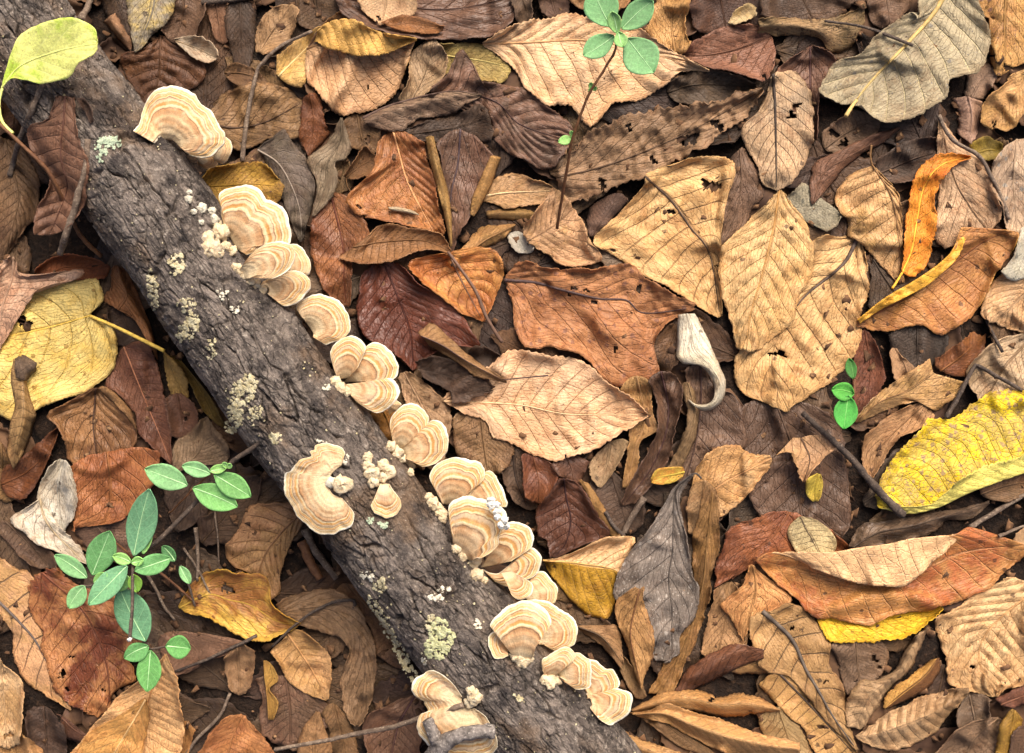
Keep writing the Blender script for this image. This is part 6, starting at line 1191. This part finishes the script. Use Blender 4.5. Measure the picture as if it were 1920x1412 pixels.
x, y = w2(190, 480, .02)
st = root('thin_sapling', (x, y, .02), 'thin brown sapling twig bearing one yellow-green leaf beside the log', 'sapling')
twig('', '190,480 152,442 130,400 95,330 60,290 20,252 -10,225', 4.2, 3.0, M_TWIGR, zs=[22, 34, 44, 56, 62, 66, 68], parent=st)
leaf('', 'b4cc48', 'd9da7c', ['3,165,66 8,140,68 27,82,72 48,58,74 99,37,77 136,33,79 174,50,79 183,78,78', '3,166,66 38,122,69 100,96,73 182,80,78', '4,166,66 20,147,68 51,151,69 85,157,70 129,144,73 146,120,75 178,99,77 184,80,78'],
     parent=st, part='leaf', nodrape=True, fixed=0.0, splat=False, nv=7, sl=1.8, pl=.4, bk=.9, cr=.08, vein='dfe29a', vstr=.35, spot=.06, spotcol='a89a50', mix=1.0, rag=.8, gloss=.12, under='d3d98a', ribcol='d8d97c', rib=.7, mat=M_GREEN,
     pet='4,166,0 -2,195,0 4,228,0 24,250,0', petr=2.6)

# ------------------------------------------------------------------ crumbs of leaf and wood in the gaps; litter beyond the frame
def far_litter():
    Vs, Fs, off = [], [], 0
    for k in range(7000):
        x, y = (RNG.uniform(-1.6, 1.6), RNG.uniform(-1.4, 1.4)) if k < 4500 else (RNG.uniform(-.65, .65), RNG.uniform(-.6, .6))
        if abs(x) < .348 and abs(y) < .272: continue
        if (x - LAX[-1]) * (-.0) + abs(x * .79 + y * .61 - (LAX[550] * .79 + LAY[550] * .61)) < .05 and max(abs(x), abs(y)) < .42: continue
        L = RNG.uniform(.06, .11); W = L * RNG.uniform(.4, .6); a = RNG.uniform(0, 6.28); s = np.linspace(-1, 1, 7); w = W / 2 * np.sin(np.pi * np.clip((s + 1) / 2, .03, .97)) ** .8
        z0 = RNG.uniform(-.008, .008); cu = RNG.uniform(-.004, .008); tl = RNG.uniform(-.15, .15, 2)
        lx = np.repeat(s[:, None] * L / 2, 5, 1); f = np.linspace(-1, 1, 5)[None]; ly = w[:, None] * f
        z = z0 + .010 + cu * f ** 2 + lx * tl[0] + ly * tl[1] + RNG.uniform(-.002, .002, lx.shape) + 0 * lx
        X = x + lx * math.cos(a) - ly * math.sin(a); Y = y + lx * math.sin(a) + ly * math.cos(a)
        V = np.stack([X, Y, z], -1).reshape(-1, 3); i = np.arange(35).reshape(7, 5)
        Fs.append(np.stack([i[:-1, :-1], i[1:, :-1], i[1:, 1:], i[:-1, 1:]], -1).reshape(-1, 4) + off); Vs.append(V); off += 35
    mm = NT('far_leaf_litter'); P = mm.pos(); rnd = mm.n('ShaderNodeNewGeometry').outputs['Random Per Island']
    ra = mm.n('ShaderNodeValToRGB'); mm.put(ra.inputs[0], rnd); ra.color_ramp.interpolation = 'CONSTANT'
    cs = ['5a3d2b', '8f6847', 'b08a60', '6b4030', 'c39a68', '4a3328', '9a6a42', '7d5a40', 'a8744a', '63483a']
    while len(ra.color_ramp.elements) < len(cs): ra.color_ramp.elements.new(0.5)
    for i_, (e_, c_) in enumerate(zip(ra.color_ramp.elements, cs)): e_.position = i_ / len(cs); e_.color = (*lin(c_), 1)
    nz_ = mm.noise(P, 140, 4, .65); mm.bump(mm.noise(P, 300, 3, .6), .7, .001)
    m = mm.done(mm.scale(ra.outputs[0], mm.rng(nz_, .3, .7, .7, 1.2, False)), .7, .3)
    o = mesh_obj('leaf_litter', np.vstack(Vs), np.vstack(Fs), m, None, None, None, True)
    tag(o, 'brown leaf litter stretching away over the forest floor', 'litter', None, 'stuff')
far_litter()
